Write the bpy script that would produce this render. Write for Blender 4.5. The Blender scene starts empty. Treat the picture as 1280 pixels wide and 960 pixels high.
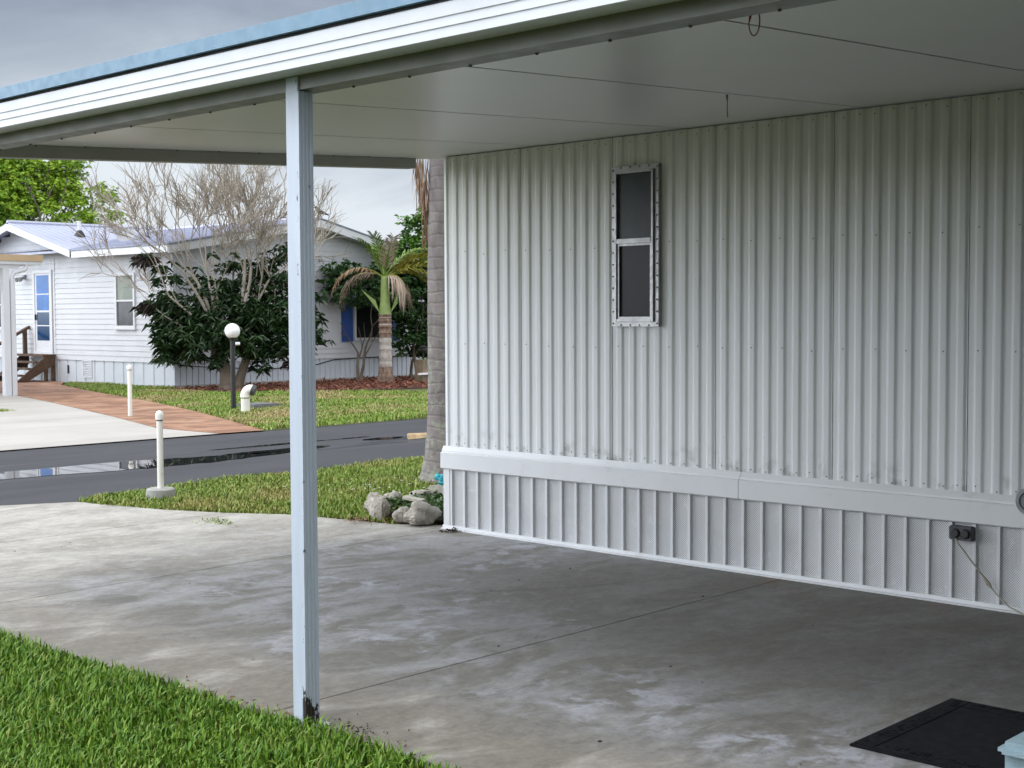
import bpy, math, random
import numpy as np
from mathutils import Vector, Matrix
random.seed(7); RNG = np.random.default_rng(11)
S = bpy.context.scene; COL = S.collection
R = math.radians

# ------------------------------------------------------------------ materials
class NT:
    def __init__(s, name):
        s.m = bpy.data.materials.new(name); s.m.use_nodes = True
        s.t = s.m.node_tree; s.t.nodes.clear()
        s.out = s.t.nodes.new('ShaderNodeOutputMaterial')
        s.b = s.t.nodes.new('ShaderNodeBsdfPrincipled')
        s.t.links.new(s.b.outputs[0], s.out.inputs[0])
        s._pos = None
    def n(s, ty, **kw):
        nd = s.t.nodes.new(ty)
        for k, v in kw.items(): setattr(nd, k, v)
        return nd
    def set(s, sock, v):
        if isinstance(v, bpy.types.NodeSocket): s.t.links.new(v, sock)
        elif isinstance(v, (tuple, list)) and len(v) == 3 and sock.type == 'RGBA': sock.default_value = (*v, 1)
        else: sock.default_value = v
    def pos(s):
        if s._pos is None: s._pos = s.n('ShaderNodeNewGeometry').outputs['Position']
        return s._pos
    def obj(s): return s.n('ShaderNodeTexCoord').outputs['Object']
    def sep(s, v):
        x = s.n('ShaderNodeSeparateXYZ'); s.set(x.inputs[0], v); return x.outputs
    def mapv(s, v, scale=(1,1,1), rot=(0,0,0), loc=(0,0,0)):
        x = s.n('ShaderNodeMapping'); s.set(x.inputs[0], v)
        x.inputs['Scale'].default_value = scale; x.inputs['Rotation'].default_value = rot; x.inputs['Location'].default_value = loc
        return x.outputs[0]
    def noise(s, v, scale, detail=4, rough=.55, dist=0.):
        x = s.n('ShaderNodeTexNoise'); s.set(x.inputs['Vector'], v)
        x.inputs['Scale'].default_value = scale; x.inputs['Detail'].default_value = detail
        x.inputs['Roughness'].default_value = rough; x.inputs['Distortion'].default_value = dist
        return x.outputs[0]
    def voro(s, v, scale, feature='F1'):
        x = s.n('ShaderNodeTexVoronoi', feature=feature); s.set(x.inputs['Vector'], v); x.inputs['Scale'].default_value = scale
        return x.outputs
    def ma(s, op, a, b=0., c=None, clamp=False):
        x = s.n('ShaderNodeMath', operation=op); x.use_clamp = clamp
        s.set(x.inputs[0], a); s.set(x.inputs[1], b)
        if c is not None: s.set(x.inputs[2], c)
        return x.outputs[0]
    def step(s, v, a, b, lo=0., hi=1.):
        x = s.n('ShaderNodeMapRange', interpolation_type='SMOOTHSTEP')
        s.set(x.inputs[0], v); x.inputs[1].default_value = a; x.inputs[2].default_value = b
        x.inputs[3].default_value = lo; x.inputs[4].default_value = hi
        return x.outputs[0]
    def mix(s, f, a, b, mode='MIX'):
        x = s.n('ShaderNodeMix', data_type='RGBA', blend_type=mode)
        s.set(x.inputs[0], f); s.set(x.inputs[6], a); s.set(x.inputs[7], b)
        return x.outputs[2]
    def isl(s): return s.n('ShaderNodeNewGeometry').outputs['Random Per Island']
    def bump(s, h, dist=.01, strength=.5):
        x = s.n('ShaderNodeBump'); x.inputs['Distance'].default_value = dist; x.inputs['Strength'].default_value = strength
        s.set(x.inputs['Height'], h); s.set(s.b.inputs['Normal'], x.outputs[0])
    def fin(s, color, rough=.6, metal=0., spec=None):
        s.set(s.b.inputs['Base Color'], color); s.set(s.b.inputs['Roughness'], rough); s.set(s.b.inputs['Metallic'], metal)
        if spec is not None: s.b.inputs['Specular IOR Level'].default_value = spec
        return s.m

def paint(name, c, rough=.5, var=.12, scale=3., dirt=None, dirt_amt=.35, metal=0., bump=0.):
    t = NT(name); p = t.pos()
    f = t.noise(p, scale, 6); c2 = tuple(x*(1-var) for x in c)
    col = t.mix(t.step(f, .35, .7), c, c2)
    if dirt:
        d = t.noise(p, scale*2.7, 8, .65)
        col = t.mix(t.step(d, .56, .75, 0, dirt_amt), col, dirt)
    if bump: t.bump(t.noise(p, scale*18, 3), bump, .4)
    return t.fin(col, t.step(t.noise(p, scale*4, 3), .3, .7, rough*.85, min(1, rough*1.15)), metal)

M = {}
M['white_metal'] = paint('white_metal', (.62,.64,.65), .42, .08, 2.5, (.36,.36,.32), .25)
M['gutter'] = paint('gutter_white', (.66,.685,.73), .38, .05, 2, (.5,.5,.46), .15)
M['band'] = paint('band_white', (.68,.69,.70), .4, .06, 2, (.35,.34,.3), .22)
M['rib'] = paint('rib_white', (.66,.67,.68), .4, .06, 3, (.35,.34,.3), .3)
def m_ceiling():
    t = NT('ceiling_white'); p = t.pos()
    col = t.mix(t.step(t.noise(p, .7, 6), .35, .7), (.70,.705,.69), (.66,.665,.645))
    col = t.mix(t.step(t.noise(t.mapv(p, (1,3,1)), 5, 6, .65), .55, .8, 0, .3), col, (.52,.52,.47))
    t.b.inputs['Specular IOR Level'].default_value = .7
    return t.fin(col, .285)
M['ceiling'] = m_ceiling()
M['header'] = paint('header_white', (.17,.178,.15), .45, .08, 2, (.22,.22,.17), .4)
M['gap'] = paint('dark_gap', (.02,.02,.02), .9, .1)
M['roof_blue'] = paint('roof_blue', (.145,.265,.38), .5, .12, 5, (.12,.2,.26), .5)
M['alu'] = paint('bare_aluminium', (.40,.40,.40), .42, .2, 8, (.2,.2,.2), .35, metal=.9)
M['screw'] = paint('rusty_screw', (.10,.09,.08), .6, .3, 30)
M['black'] = paint('black_paint', (.018,.018,.02), .5, .2, 8)
M['dgrey'] = paint('dark_grey_plastic', (.05,.055,.065), .5, .25, 15, (.12,.12,.12), .4)
M['grey'] = paint('grey_plastic', (.26,.27,.29), .5, .2, 10)
M['pvc'] = paint('white_pvc', (.78,.77,.72), .4, .06, 6, (.42,.40,.33), .35)
M['house_fascia'] = paint('house_fascia', (.64,.66,.70), .45, .04, 1.5, (.55,.55,.53), .2)
M['house_trim'] = paint('house_trim', (.66,.67,.71), .45, .04, 2)
M['lav_roof'] = paint('lavender_roof', (.40,.425,.535), .45, .08, .7, (.36,.38,.45), .4)
M['shutter'] = paint('blue_shutter', (.018,.075,.32), .5, .12, 5)
M['wood'] = paint('dark_wood', (.11,.065,.04), .75, .35, 6, (.05,.035,.025), .5, bump=.004)
M['wood_grey'] = paint('grey_wood', (.24,.19,.13), .8, .3, 7, (.1,.08,.05), .5, bump=.004)
M['tan'] = paint('tan_edge', (.52,.38,.24), .55, .1, 3)
M['concrete_base'] = paint('concrete_footing', (.36,.36,.34), .85, .2, 9, (.2,.2,.18), .5, bump=.004)
M['globe'] = paint('globe_white', (.85,.86,.88), .25, .02, 2)
M['yellow_cord'] = paint('pale_cord', (.36,.34,.26), .6, .25, 40)
M['red_wire'] = paint('red_wire', (.25,.03,.03), .5, .2, 20)
M['cable'] = paint('black_cable', (.025,.025,.028), .6, .2, 20)
M['turq'] = paint('turquoise_cloth', (.05,.42,.50), .75, .35, 30, (.35,.6,.65), .6)
M['rock'] = paint('pale_rock', (.44,.41,.355), .9, .3, 13, (.20,.18,.12), .75, bump=.02)
M['block'] = paint('grey_block', (.38,.36,.30), .9, .3, 12, (.2,.19,.14), .6, bump=.008)
M['litter'] = paint('leaf_litter', (.05,.035,.022), .9, .5, 30)
M['straw'] = paint('dry_frond', (.50,.36,.20), .8, .35, 12, (.65,.55,.38), .6)
M['bird'] = paint('bird_dark', (.05,.05,.05), .7, .4, 30)
M['lid'] = paint('meter_lid', (.14,.15,.15), .7, .25, 10, (.25,.23,.2), .4)

def m_glass(name, c, rough=.06, dust=0.):
    t = NT(name); p = t.pos()
    col = t.mix(t.step(t.noise(p, 5, 5), .4, .8), c, tuple(x*1.5+dust for x in c))
    return t.fin(col, rough, 0, .22)
M['glass_dark'] = m_glass('glass_dark', (.010,.011,.013), .3)
M['glass_screen'] = m_glass('glass_screen', (.042,.052,.054), .3)
M['glass_green'] = m_glass('glass_green', (.16,.19,.15), .12)
M['glass_grey'] = m_glass('glass_grey', (.06,.065,.07), .1)
M['glass_blue'] = m_glass('door_glass_blue', (.012,.115,.37), .12)
M['glass_navy'] = m_glass('door_glass_navy', (.012,.045,.12), .1)

def m_siding():
    t = NT('ribbed_siding'); p = t.pos(); x, y, z = t.sep(p)
    c = (.72,.735,.745)
    f = t.noise(t.mapv(p, (1,1.2,.25)), 2.2, 6)
    col = t.mix(t.step(f, .35, .7), c, (.655,.67,.675))
    bounce_tint = t.ma('MULTIPLY', t.step(t.ma('ADD', z, t.ma('MULTIPLY', t.noise(t.mapv(p, (1,7,.6)), 2., 5), 1.3)), 2.1, 3.7), .60)
    col = t.mix(bounce_tint, col, (.50,.51,.36))  # greenish bounce light from ceiling and lawn, tinted into the upper wall
    # thin vertical run marks
    st = t.noise(t.mapv(p, (1, 34, .35)), 1.6, 4)
    col = t.mix(t.step(st, .60, .80, 0, .22), col, (.33,.33,.28))
    sp = t.noise(p, 70, 2)
    col = t.mix(t.step(sp, .70, .78, 0, .35), col, (.25,.24,.2))
    low = t.ma('MULTIPLY', t.step(z, .78, .60), t.step(t.noise(t.mapv(p, (1,1,1)), 9, 5), .5, .72))
    col = t.mix(t.ma('MULTIPLY', low, .55), col, (.12,.12,.10))
    t.bump(t.noise(p, 9, 3), .004, .25)
    return t.fin(col, .40)
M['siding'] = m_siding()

def m_perf():
    t = NT('perforated_skirting'); p = t.pos(); x, y, z = t.sep(p)
    k = 1/.0135
    a = t.ma('ADD', t.ma('MULTIPLY', y, k), t.ma('MULTIPLY', z, k)); b = t.ma('SUBTRACT', t.ma('MULTIPLY', y, k), t.ma('MULTIPLY', z, k))
    fa = t.ma('SUBTRACT', t.ma('FRACT', a), .5); fb = t.ma('SUBTRACT', t.ma('FRACT', b), .5)
    d = t.ma('SQRT', t.ma('ADD', t.ma('MULTIPLY', fa, fa), t.ma('MULTIPLY', fb, fb)))
    hole = t.step(d, .36, .26)
    col = t.mix(t.step(t.noise(p, 2.5, 5), .35, .7), (.68,.69,.70), (.58,.59,.60))
    col = t.mix(t.step(t.noise(p, 16, 5), .60, .70, 0, .5), col, (.80,.80,.80))
    col = t.mix(t.ma('MULTIPLY', hole, .72), col, (.06,.06,.06))
    return t.fin(col, .5)
M['perf'] = m_perf()

def m_post():
    t = NT('post_white'); p = t.pos(); x, y, z = t.sep(p)
    col = t.mix(t.step(t.noise(t.mapv(p, (6,6,1)), 3, 5), .35, .7), (.49,.55,.645), (.45,.505,.59))
    col = t.mix(t.step(t.noise(p, 42, 5), .62, .72, 0, .25), col, (.4,.4,.36))
    # paint gone at the foot, on one side of the fluted face
    nz = t.noise(t.mapv(p, (1,1,.5)), 46, 6, .7)
    h = t.ma('SUBTRACT', t.step(z, .185, .02), t.ma('MULTIPLY', t.ma('SUBTRACT', x, 3.222), 11.))
    peel = t.ma('MULTIPLY', t.step(t.ma('ADD', h, t.ma('MULTIPLY', t.ma('SUBTRACT', nz, .5), 2.6)), .42, .50), t.step(y, 4.126, 4.118))
    col = t.mix(peel, col, (.025,.02,.017))
    return t.fin(col, t.mix(peel, (.42,.42,.42), (.9,.9,.9)))
M['post'] = m_post()

def m_concrete():
    t = NT('driveway_concrete'); p = t.pos(); x, y, z = t.sep(p)
    n1 = t.noise(p, .75, 6, .6, .5); n2 = t.noise(t.mapv(p, (1,1.9,1), (0,0,.5)), 1.35, 7, .62, .9); n3 = t.noise(p, 5.5, 8, .68, .4)
    n4 = t.noise(p, 38, 5, .7); n5 = t.noise(p, 190, 3, .7)
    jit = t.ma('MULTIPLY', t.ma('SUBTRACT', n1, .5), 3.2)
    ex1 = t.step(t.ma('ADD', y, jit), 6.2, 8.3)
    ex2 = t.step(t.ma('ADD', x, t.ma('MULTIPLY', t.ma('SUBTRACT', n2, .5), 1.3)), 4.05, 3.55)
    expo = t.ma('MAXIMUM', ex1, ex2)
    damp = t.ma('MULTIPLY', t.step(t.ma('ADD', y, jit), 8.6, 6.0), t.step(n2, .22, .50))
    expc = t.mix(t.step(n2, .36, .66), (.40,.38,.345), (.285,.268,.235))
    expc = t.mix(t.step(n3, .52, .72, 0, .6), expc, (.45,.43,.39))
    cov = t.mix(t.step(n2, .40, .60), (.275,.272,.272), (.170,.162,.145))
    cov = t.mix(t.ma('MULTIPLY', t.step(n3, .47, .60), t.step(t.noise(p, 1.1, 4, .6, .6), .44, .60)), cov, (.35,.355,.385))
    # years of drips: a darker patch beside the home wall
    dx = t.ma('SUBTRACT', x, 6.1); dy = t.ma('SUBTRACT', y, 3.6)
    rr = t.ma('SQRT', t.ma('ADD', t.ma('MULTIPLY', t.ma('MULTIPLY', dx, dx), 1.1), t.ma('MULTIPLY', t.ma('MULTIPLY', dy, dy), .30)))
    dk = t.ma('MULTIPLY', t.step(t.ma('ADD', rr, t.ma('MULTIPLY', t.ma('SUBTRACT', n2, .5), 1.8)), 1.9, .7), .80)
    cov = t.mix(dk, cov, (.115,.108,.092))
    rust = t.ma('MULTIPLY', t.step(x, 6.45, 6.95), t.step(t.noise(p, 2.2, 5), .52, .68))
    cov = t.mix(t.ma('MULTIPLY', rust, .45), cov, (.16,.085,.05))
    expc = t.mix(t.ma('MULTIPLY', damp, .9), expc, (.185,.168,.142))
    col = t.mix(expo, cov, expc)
    # loose tone of pores and grit
    n6 = t.noise(t.mapv(p, (1,1.5,1), (0,0,.7)), 9.5, 7, .72, .3)
    g = t.ma('ADD', t.ma('MULTIPLY', n4, .75), t.ma('MULTIPLY', n5, .55)); g = t.ma('ADD', g, t.ma('MULTIPLY', t.step(n6, .36, .64), .24)); g = t.ma('ADD', g, .25)
    sc = t.n('ShaderNodeVectorMath', operation='SCALE'); t.set(sc.inputs[0], col); t.set(sc.inputs[3], g)
    col = sc.outputs[0]
    # a damp oval, tyre scuffs running towards the road, drips
    ox = t.ma('DIVIDE', t.ma('SUBTRACT', x, 4.0), .11); oy = t.ma('DIVIDE', t.ma('SUBTRACT', y, 6.78), .15)
    od = t.ma('ADD', t.ma('ADD', t.ma('MULTIPLY', ox, ox), t.ma('MULTIPLY', oy, oy)), t.ma('MULTIPLY', t.ma('SUBTRACT', n4, .5), 1.6))
    col = t.mix(t.step(od, 1.15, .75, 0, .45), col, (.10,.098,.09))
    for tx in (4.55, 5.95):
        tw = t.ma('ABSOLUTE', t.ma('ADD', t.ma('SUBTRACT', x, tx), t.ma('MULTIPLY', t.ma('SUBTRACT', n1, .5), .25)))
        col = t.mix(t.ma('MULTIPLY', t.step(tw, .16, .05), t.step(t.noise(t.mapv(p, (5,.7,1)), 1.6, 6, .7), .45, .70, 0, .30)), col, (.085,.082,.078))
    dv = t.voro(p, 1.25)['Distance']
    col = t.mix(t.ma('MULTIPLY', t.step(t.ma('ADD', dv, t.ma('MULTIPLY', t.ma('SUBTRACT', n4, .5), .10)), .085, .045), t.step(n1, .40, .55, 0, .40)), col, (.07,.067,.062))
    spk = t.step(t.voro(p, 3.1)['Distance'], .035, .022)
    col = t.mix(t.ma('MULTIPLY', spk, .75), col, (.04,.035,.03))
    t.bump(t.ma('ADD', t.ma('MULTIPLY', n4, .6), n5), .003, .55)
    return t.fin(col, t.step(n2, .3, .7, .62, .9))
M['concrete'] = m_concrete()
M['shade_home_wall'] = paint('shade_home_wall', (.20,.20,.18), .6, .1, 2)
M['crack'] = paint('crack_dark', (.06,.055,.05), .95, .3, 30)

def m_drive2():
    t = NT('pale_concrete'); p = t.pos()
    col = t.mix(t.step(t.noise(p, .5, 6), .35, .7), (.42,.40,.37), (.355,.335,.305))
    col = t.mix(t.step(t.noise(t.mapv(p, (.15,2.6,1)), 1, 3), .5, .62, 0, .35), col, (.30,.285,.26))
    t.bump(t.noise(p, 60, 4), .003, .4)
    return t.fin(col, .85)
M['drive2'] = m_drive2()

def m_brick():
    t = NT('brick_pavers'); p = t.pos()
    b = t.n('ShaderNodeTexBrick'); t.set(b.inputs['Vector'], t.mapv(p, (1,1,1), (0,0,.95)))
    b.inputs['Color1'].default_value = (.26,.115,.055,1); b.inputs['Color2'].default_value = (.36,.195,.11,1); b.inputs['Mortar'].default_value = (.26,.19,.15,1)
    b.inputs['Scale'].default_value = 1; b.inputs['Mortar Size'].default_value = .006; b.inputs['Brick Width'].default_value = .21; b.inputs['Row Height'].default_value = .105
    col = t.mix(t.step(t.noise(t.mapv(p, (1,1,1), (0,0,.95)), 1.7, 5, .6), .44, .60, 0, .8), b.outputs[0], (.165,.078,.045))
    col = t.mix(t.step(t.noise(p, 1.1, 4), .52, .7, 0, .6), col, (.42,.27,.18))
    return t.fin(col, .85)
M['brick'] = m_brick()

def m_road():
    t = NT('asphalt'); p = t.pos(); x, y, z = t.sep(p)
    n = t.noise(t.mapv(p, (.35,1.6,1)), 1.1, 6, .6); g = t.noise(p, 120, 3, .7)
    col = t.mix(t.step(n, .35, .68), (.026,.027,.031), (.040,.041,.046))
    col = t.mix(t.step(g, .55, .75, 0, .5), col, (.075,.075,.08))
    wet = t.ma('MULTIPLY', t.step(t.noise(t.mapv(p, (.32,2.4,1)), 1.0, 5, .6, .4), .46, .60), t.ma('MULTIPLY', t.step(y, 12.2, 12.6), t.step(y, 14.3, 13.5)))
    col = t.mix(t.ma('MULTIPLY', wet, .5), col, (.022,.023,.027))
    t.bump(t.ma('MULTIPLY', g, t.ma('SUBTRACT', 1., t.ma('MULTIPLY', wet, .8))), .004, .6)
    return t.fin(col, t.ma('SUBTRACT', .82, t.ma('MULTIPLY', wet, .54)))
M['road'] = m_road()
def m_puddle():
    t = NT('puddle_water'); p = t.pos()
    t.b.inputs['IOR'].default_value = 1.33
    t.bump(t.noise(p, 3, 2), .002, .03)
    return t.fin((.020,.021,.024), .015, 0, .75)
M['puddle'] = m_puddle()

def m_soil(name, a, b, sc=2.):
    t = NT(name); p = t.pos()
    col = t.mix(t.step(t.noise(p, sc, 8, .65), .35, .68), a, b)
    t.bump(t.noise(p, sc*25, 4), .02, .6)
    return t.fin(col, .95)
M['lawn_base'] = m_soil('lawn_base', (.055,.085,.02), (.10,.09,.04))
M['earth'] = m_soil('earth', (.07,.10,.03), (.11,.12,.05), .3)
M['mulch'] = m_soil('mulch', (.10,.035,.022), (.045,.022,.016), 9)
M['bed_soil'] = m_soil('bed_soil', (.05,.035,.022), (.03,.022,.015), 12)

def m_grass(name, a, b, dry, dry_lo, dry_hi, nsc=.7, sth=.88):
    t = NT(name); p = t.pos(); r = t.isl()
    col = t.mix(r, a, b)
    st_ = t.step(t.ma('FRACT', t.ma('MULTIPLY', r, 37.)), sth, sth+.04)
    dm = t.ma('ADD', t.ma('ADD', t.step(t.noise(p, nsc, 5, .62), dry_lo, dry_hi), t.ma('MULTIPLY', st_, .8)), t.ma('MULTIPLY', t.ma('SUBTRACT', r, .5), .5), clamp=True)
    col = t.mix(dm, col, dry)
    t.b.inputs['Transmission Weight'].default_value = 0
    return t.fin(col, .55, 0, .35)
M['grass_near'] = m_grass('grass_near', (.055,.150,.009), (.175,.325,.022), (.27,.26,.07), .60, .92, 1.6, .93)
M['grass_mid'] = m_grass('grass_mid', (.12,.215,.02), (.23,.32,.045), (.36,.32,.11), .45, .74, 1.)
M['grass_far'] = m_grass('grass_far', (.12,.23,.02), (.22,.33,.04), (.40,.32,.15), .43, .66, .55)

def m_leaf(name, a, b, c=None, rough=.4, cl=None):
    t = NT(name); r = t.isl()
    col = t.mix(r, a, b)
    if c: col = t.mix(t.step(t.noise(t.pos(), cl or 1.6, 3), .5, .72), col, c)
    return t.fin(col, rough, 0, .4)
M['leaf_dark'] = m_leaf('leaf_dark', (.014,.040,.014), (.035,.078,.024), (.045,.075,.03), .35)
M['leaf_purple'] = m_leaf('leaf_purple', (.05,.02,.03), (.03,.035,.02), None, .4)
M['leaf_shrub'] = m_leaf('leaf_shrub', (.020,.065,.018), (.055,.125,.03), (.030,.080,.022), .4)
M['leaf_top'] = m_leaf('leaf_top', (.055,.15,.02), (.12,.24,.03), (.04,.11,.02), .45)
M['leaf_big'] = m_leaf('leaf_big', (.15,.30,.02), (.36,.50,.045), (.07,.17,.016), .5, 1.1)
M['leaf_bed'] = m_leaf('leaf_bed', (.03,.085,.02), (.09,.15,.04), None, .5)
M['frond_green'] = m_leaf('frond_green', (.09,.17,.02), (.17,.25,.04), None, .5)
M['frond_yellow'] = m_leaf('frond_yellow', (.30,.25,.03), (.20,.23,.04), None, .5)
M['frond_dry'] = m_leaf('frond_dry', (.36,.27,.21), (.48,.40,.33), None, .8)
M['frond_brown'] = m_leaf('frond_brown', (.20,.115,.075), (.36,.25,.17), None, .85)

def m_bark(name, a, b, c, ring=0., lichen=None):
    t = NT(name); p = t.pos(); x, y, z = t.sep(p)
    n = t.noise(t.mapv(p, (1,1,.35)), 14, 7, .65)
    col = t.mix(t.step(n, .35, .68), a, b)
    col = t.mix(t.step(t.noise(p, 3.5, 5), .5, .7, 0, .6), col, c)
    hgt = n
    if ring:
        w = t.ma('SINE', t.ma('ADD', t.ma('MULTIPLY', z, ring), t.ma('MULTIPLY', t.noise(p, 5, 4), 5.)))
        col = t.mix(t.step(w, .86, 1., 0, .25), col, tuple(q*.5 for q in a))
        hgt = t.ma('SUBTRACT', n, t.ma('MULTIPLY', t.step(w, .6, 1.), .7))
    if lichen:
        lm = t.ma('MULTIPLY', t.step(t.noise(p, 10, 7, .7), .50, .60), t.step(z, 2.2, .6))
        col = t.mix(t.ma('MULTIPLY', lm, .75), col, lichen)
    t.bump(hgt, .008, .6)
    return t.fin(col, .9)
M['bark_palm'] = m_bark('bark_palm', (.19,.165,.16), (.125,.108,.105), (.235,.205,.195), 60, (.25,.275,.21))
M['bark_palm_young'] = m_bark('bark_palm_young', (.50,.46,.43), (.36,.31,.28), (.58,.54,.50), 50)
M['bark_boot'] = m_bark('bark_boot', (.15,.09,.065), (.30,.22,.17), (.10,.06,.04), 55)
M['bark_brown'] = m_bark('bark_brown', (.17,.135,.105), (.10,.08,.06), (.22,.18,.14))
M['bark_grey'] = m_bark('bark_grey', (.36,.32,.27), (.26,.225,.19), (.42,.38,.33))
M['crownshaft'] = paint('crownshaft', (.28,.38,.12), .45, .3, 6, (.42,.46,.22), .5)

# ------------------------------------------------------------------ mesh builder
WL = {}
def wloc(o): return WL.get(o.name, Vector((0,0,0))) if o else Vector((0,0,0))
class MB:
    def __init__(s): s.v = []; s.f = []; s.mi = []; s.cur = 0
    def add(s, vs, fs):
        b = len(s.v); s.v += [tuple(v) for v in vs]; s.f += [tuple(i+b for i in f) for f in fs]; s.mi += [s.cur]*len(fs); return s
    def box(s, a, b):
        x0,x1 = sorted((a[0],b[0])); y0,y1 = sorted((a[1],b[1])); z0,z1 = sorted((a[2],b[2]))
        return s.add([(x0,y0,z0),(x1,y0,z0),(x1,y1,z0),(x0,y1,z0),(x0,y0,z1),(x1,y0,z1),(x1,y1,z1),(x0,y1,z1)],
            [(0,3,2,1),(4,5,6,7),(0,1,5,4),(1,2,6,5),(2,3,7,6),(3,0,4,7)])
    def prism(s, poly, vec):
        """poly: list of 3d points (closed outline), extruded by vec"""
        n = len(poly); p = [Vector(q) for q in poly]; w = Vector(vec)
        return s.add([*p, *[q+w for q in p]], [tuple(range(n-1,-1,-1)), tuple(range(n,2*n))]+[(i,(i+1)%n,(i+1)%n+n,i+n) for i in range(n)])
    def sheet(s, poly, z): return s.add([(x,y,z) for x,y in poly], [tuple(range(len(poly)))])
    def tube(s, pts, rad, n=8, cap=True):
        P = [Vector(p) for p in pts]; k = len(P)
        rad = rad if isinstance(rad,(list,tuple)) else [rad]*k
        ref = None; rings = []
        for i in range(k):
            d = (P[min(i+1,k-1)]-P[max(i-1,0)])
            if d.length < 1e-9: d = Vector((0,0,1))
            d.normalize()
            if ref is None: ref = d.orthogonal().normalized()
            u = (ref - d*ref.dot(d));
            if u.length < 1e-6: u = d.orthogonal()
            u.normalize(); ref = u; w = d.cross(u)
            rings.append([P[i]+(u*math.cos(a)+w*math.sin(a))*rad[i] for a in [2*math.pi*j/n for j in range(n)]])
        vs = [q for r in rings for q in r]
        fs = [(i*n+j, i*n+(j+1)%n, (i+1)*n+(j+1)%n, (i+1)*n+j) for i in range(k-1) for j in range(n)]
        if cap: fs += [tuple(range(n-1,-1,-1)), tuple(range((k-1)*n, k*n))]
        return s.add(vs, fs)
    def lathe(s, c, prof, n=24, axis='z'):
        """prof: (radius, height) list; around an axis through c"""
        c = Vector(c); vs = []
        for r, h in prof:
            for j in range(n):
                a = 2*math.pi*j/n; q = (r*math.cos(a), r*math.sin(a), h)
                if axis == 'x': q = (h, q[0], q[1])
                vs.append(c+Vector(q))
        k = len(prof)
        fs = [(i*n+j, i*n+(j+1)%n, (i+1)*n+(j+1)%n, (i+1)*n+j) for i in range(k-1) for j in range(n)]
        fs += [tuple(range(n-1,-1,-1)), tuple(range((k-1)*n, k*n))]
        return s.add(vs, fs)
    def build(s, name, mats, parent=None, smooth=False, bevel=0.):
        mats = mats if isinstance(mats,(list,tuple)) else [mats]
        me = bpy.data.meshes.new(name); w = wloc(parent)
        me.from_pydata([(x-w.x,y-w.y,z-w.z) for x,y,z in s.v], [], s.f)
        for m in mats: me.materials.append(M[m])
        if len(mats) > 1: me.polygons.foreach_set('material_index', s.mi)
        me.update()
        import bmesh
        bm = bmesh.new(); bm.from_mesh(me); bmesh.ops.recalc_face_normals(bm, faces=bm.faces)
        if bevel: bmesh.ops.bevel(bm, geom=[e for e in bm.edges if len(e.link_faces)==2 and e.calc_face_angle(0) > .6], offset=bevel, segments=2, affect='EDGES', clamp_overlap=True)
        bm.to_mesh(me); bm.free()
        if smooth: me.shade_smooth(); me.set_sharp_from_angle(angle=R(40))
        return link(name, me, parent)
def link(name, me, parent=None):
    o = bpy.data.objects.new(name, me); COL.objects.link(o)
    if parent: o.parent = parent; WL[o.name] = wloc(parent)
    return o
def tag(o, label, cat, group=None):
    o['label'] = label; o['category'] = cat
    if group: o['group'] = group
    return o
def thing(name, label, cat, loc, group=None):
    o = bpy.data.objects.new(name, None); COL.objects.link(o); o.location = loc; o.empty_display_size = .2
    WL[o.name] = Vector(loc); return tag(o, label, cat, group)
def structure(o): o['kind'] = 'structure'; return o
def stuff(o): o['kind'] = 'stuff'; return o

def soup(name, V, F, mat, parent=None):
    """fast triangle mesh from numpy arrays"""
    w = wloc(parent); V = np.asarray(V, np.float32) - np.array(w, np.float32)
    F = np.asarray(F, np.int32)
    me = bpy.data.meshes.new(name); me.vertices.add(len(V)); me.vertices.foreach_set('co', V.ravel())
    me.loops.add(F.size); me.loops.foreach_set('vertex_index', F.ravel())
    me.polygons.add(len(F)); me.polygons.foreach_set('loop_start', np.arange(0, F.size, 3, dtype=np.int32))
    me.polygons.foreach_set('loop_total', np.full(len(F), 3, np.int32))
    me.update(calc_edges=True); me.materials.append(M[mat])
    return link(name, me, parent)

def leaves(C, D, L, W, droop=.25, jit=0.):
    """leaf = two-piece folded lance: centres C, directions D, lengths L, widths W -> V, F"""
    n = len(C); D = D/np.linalg.norm(D, axis=1, keepdims=True)
    rnd = RNG.normal(size=(n,3)); s = np.cross(D, rnd); s /= np.linalg.norm(s, axis=1, keepdims=True)+1e-9
    L = L[:,None]; W = W[:,None]
    mid = C + D*L*.5; tip = C + D*L + np.array([0,0,-1.])*L*droop
    V = np.stack([C, mid+s*W*.5, tip, mid-s*W*.5], 1).reshape(-1,3)
    b = np.arange(n)[:,None]*4
    F = np.concatenate([b+[0,1,2], b+[0,2,3]], 0)
    return V, F
def inpoly(P, poly):
    x, y = P[:,0], P[:,1]; r = np.zeros(len(P), bool); n = len(poly); j = n-1
    for i in range(n):
        xi, yi = poly[i]; xj, yj = poly[j]
        r ^= ((yi > y) != (yj > y)) & (x < (xj-xi)*(y-yi)/((yj-yi) or 1e-9)+xi); j = i
    return r
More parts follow.
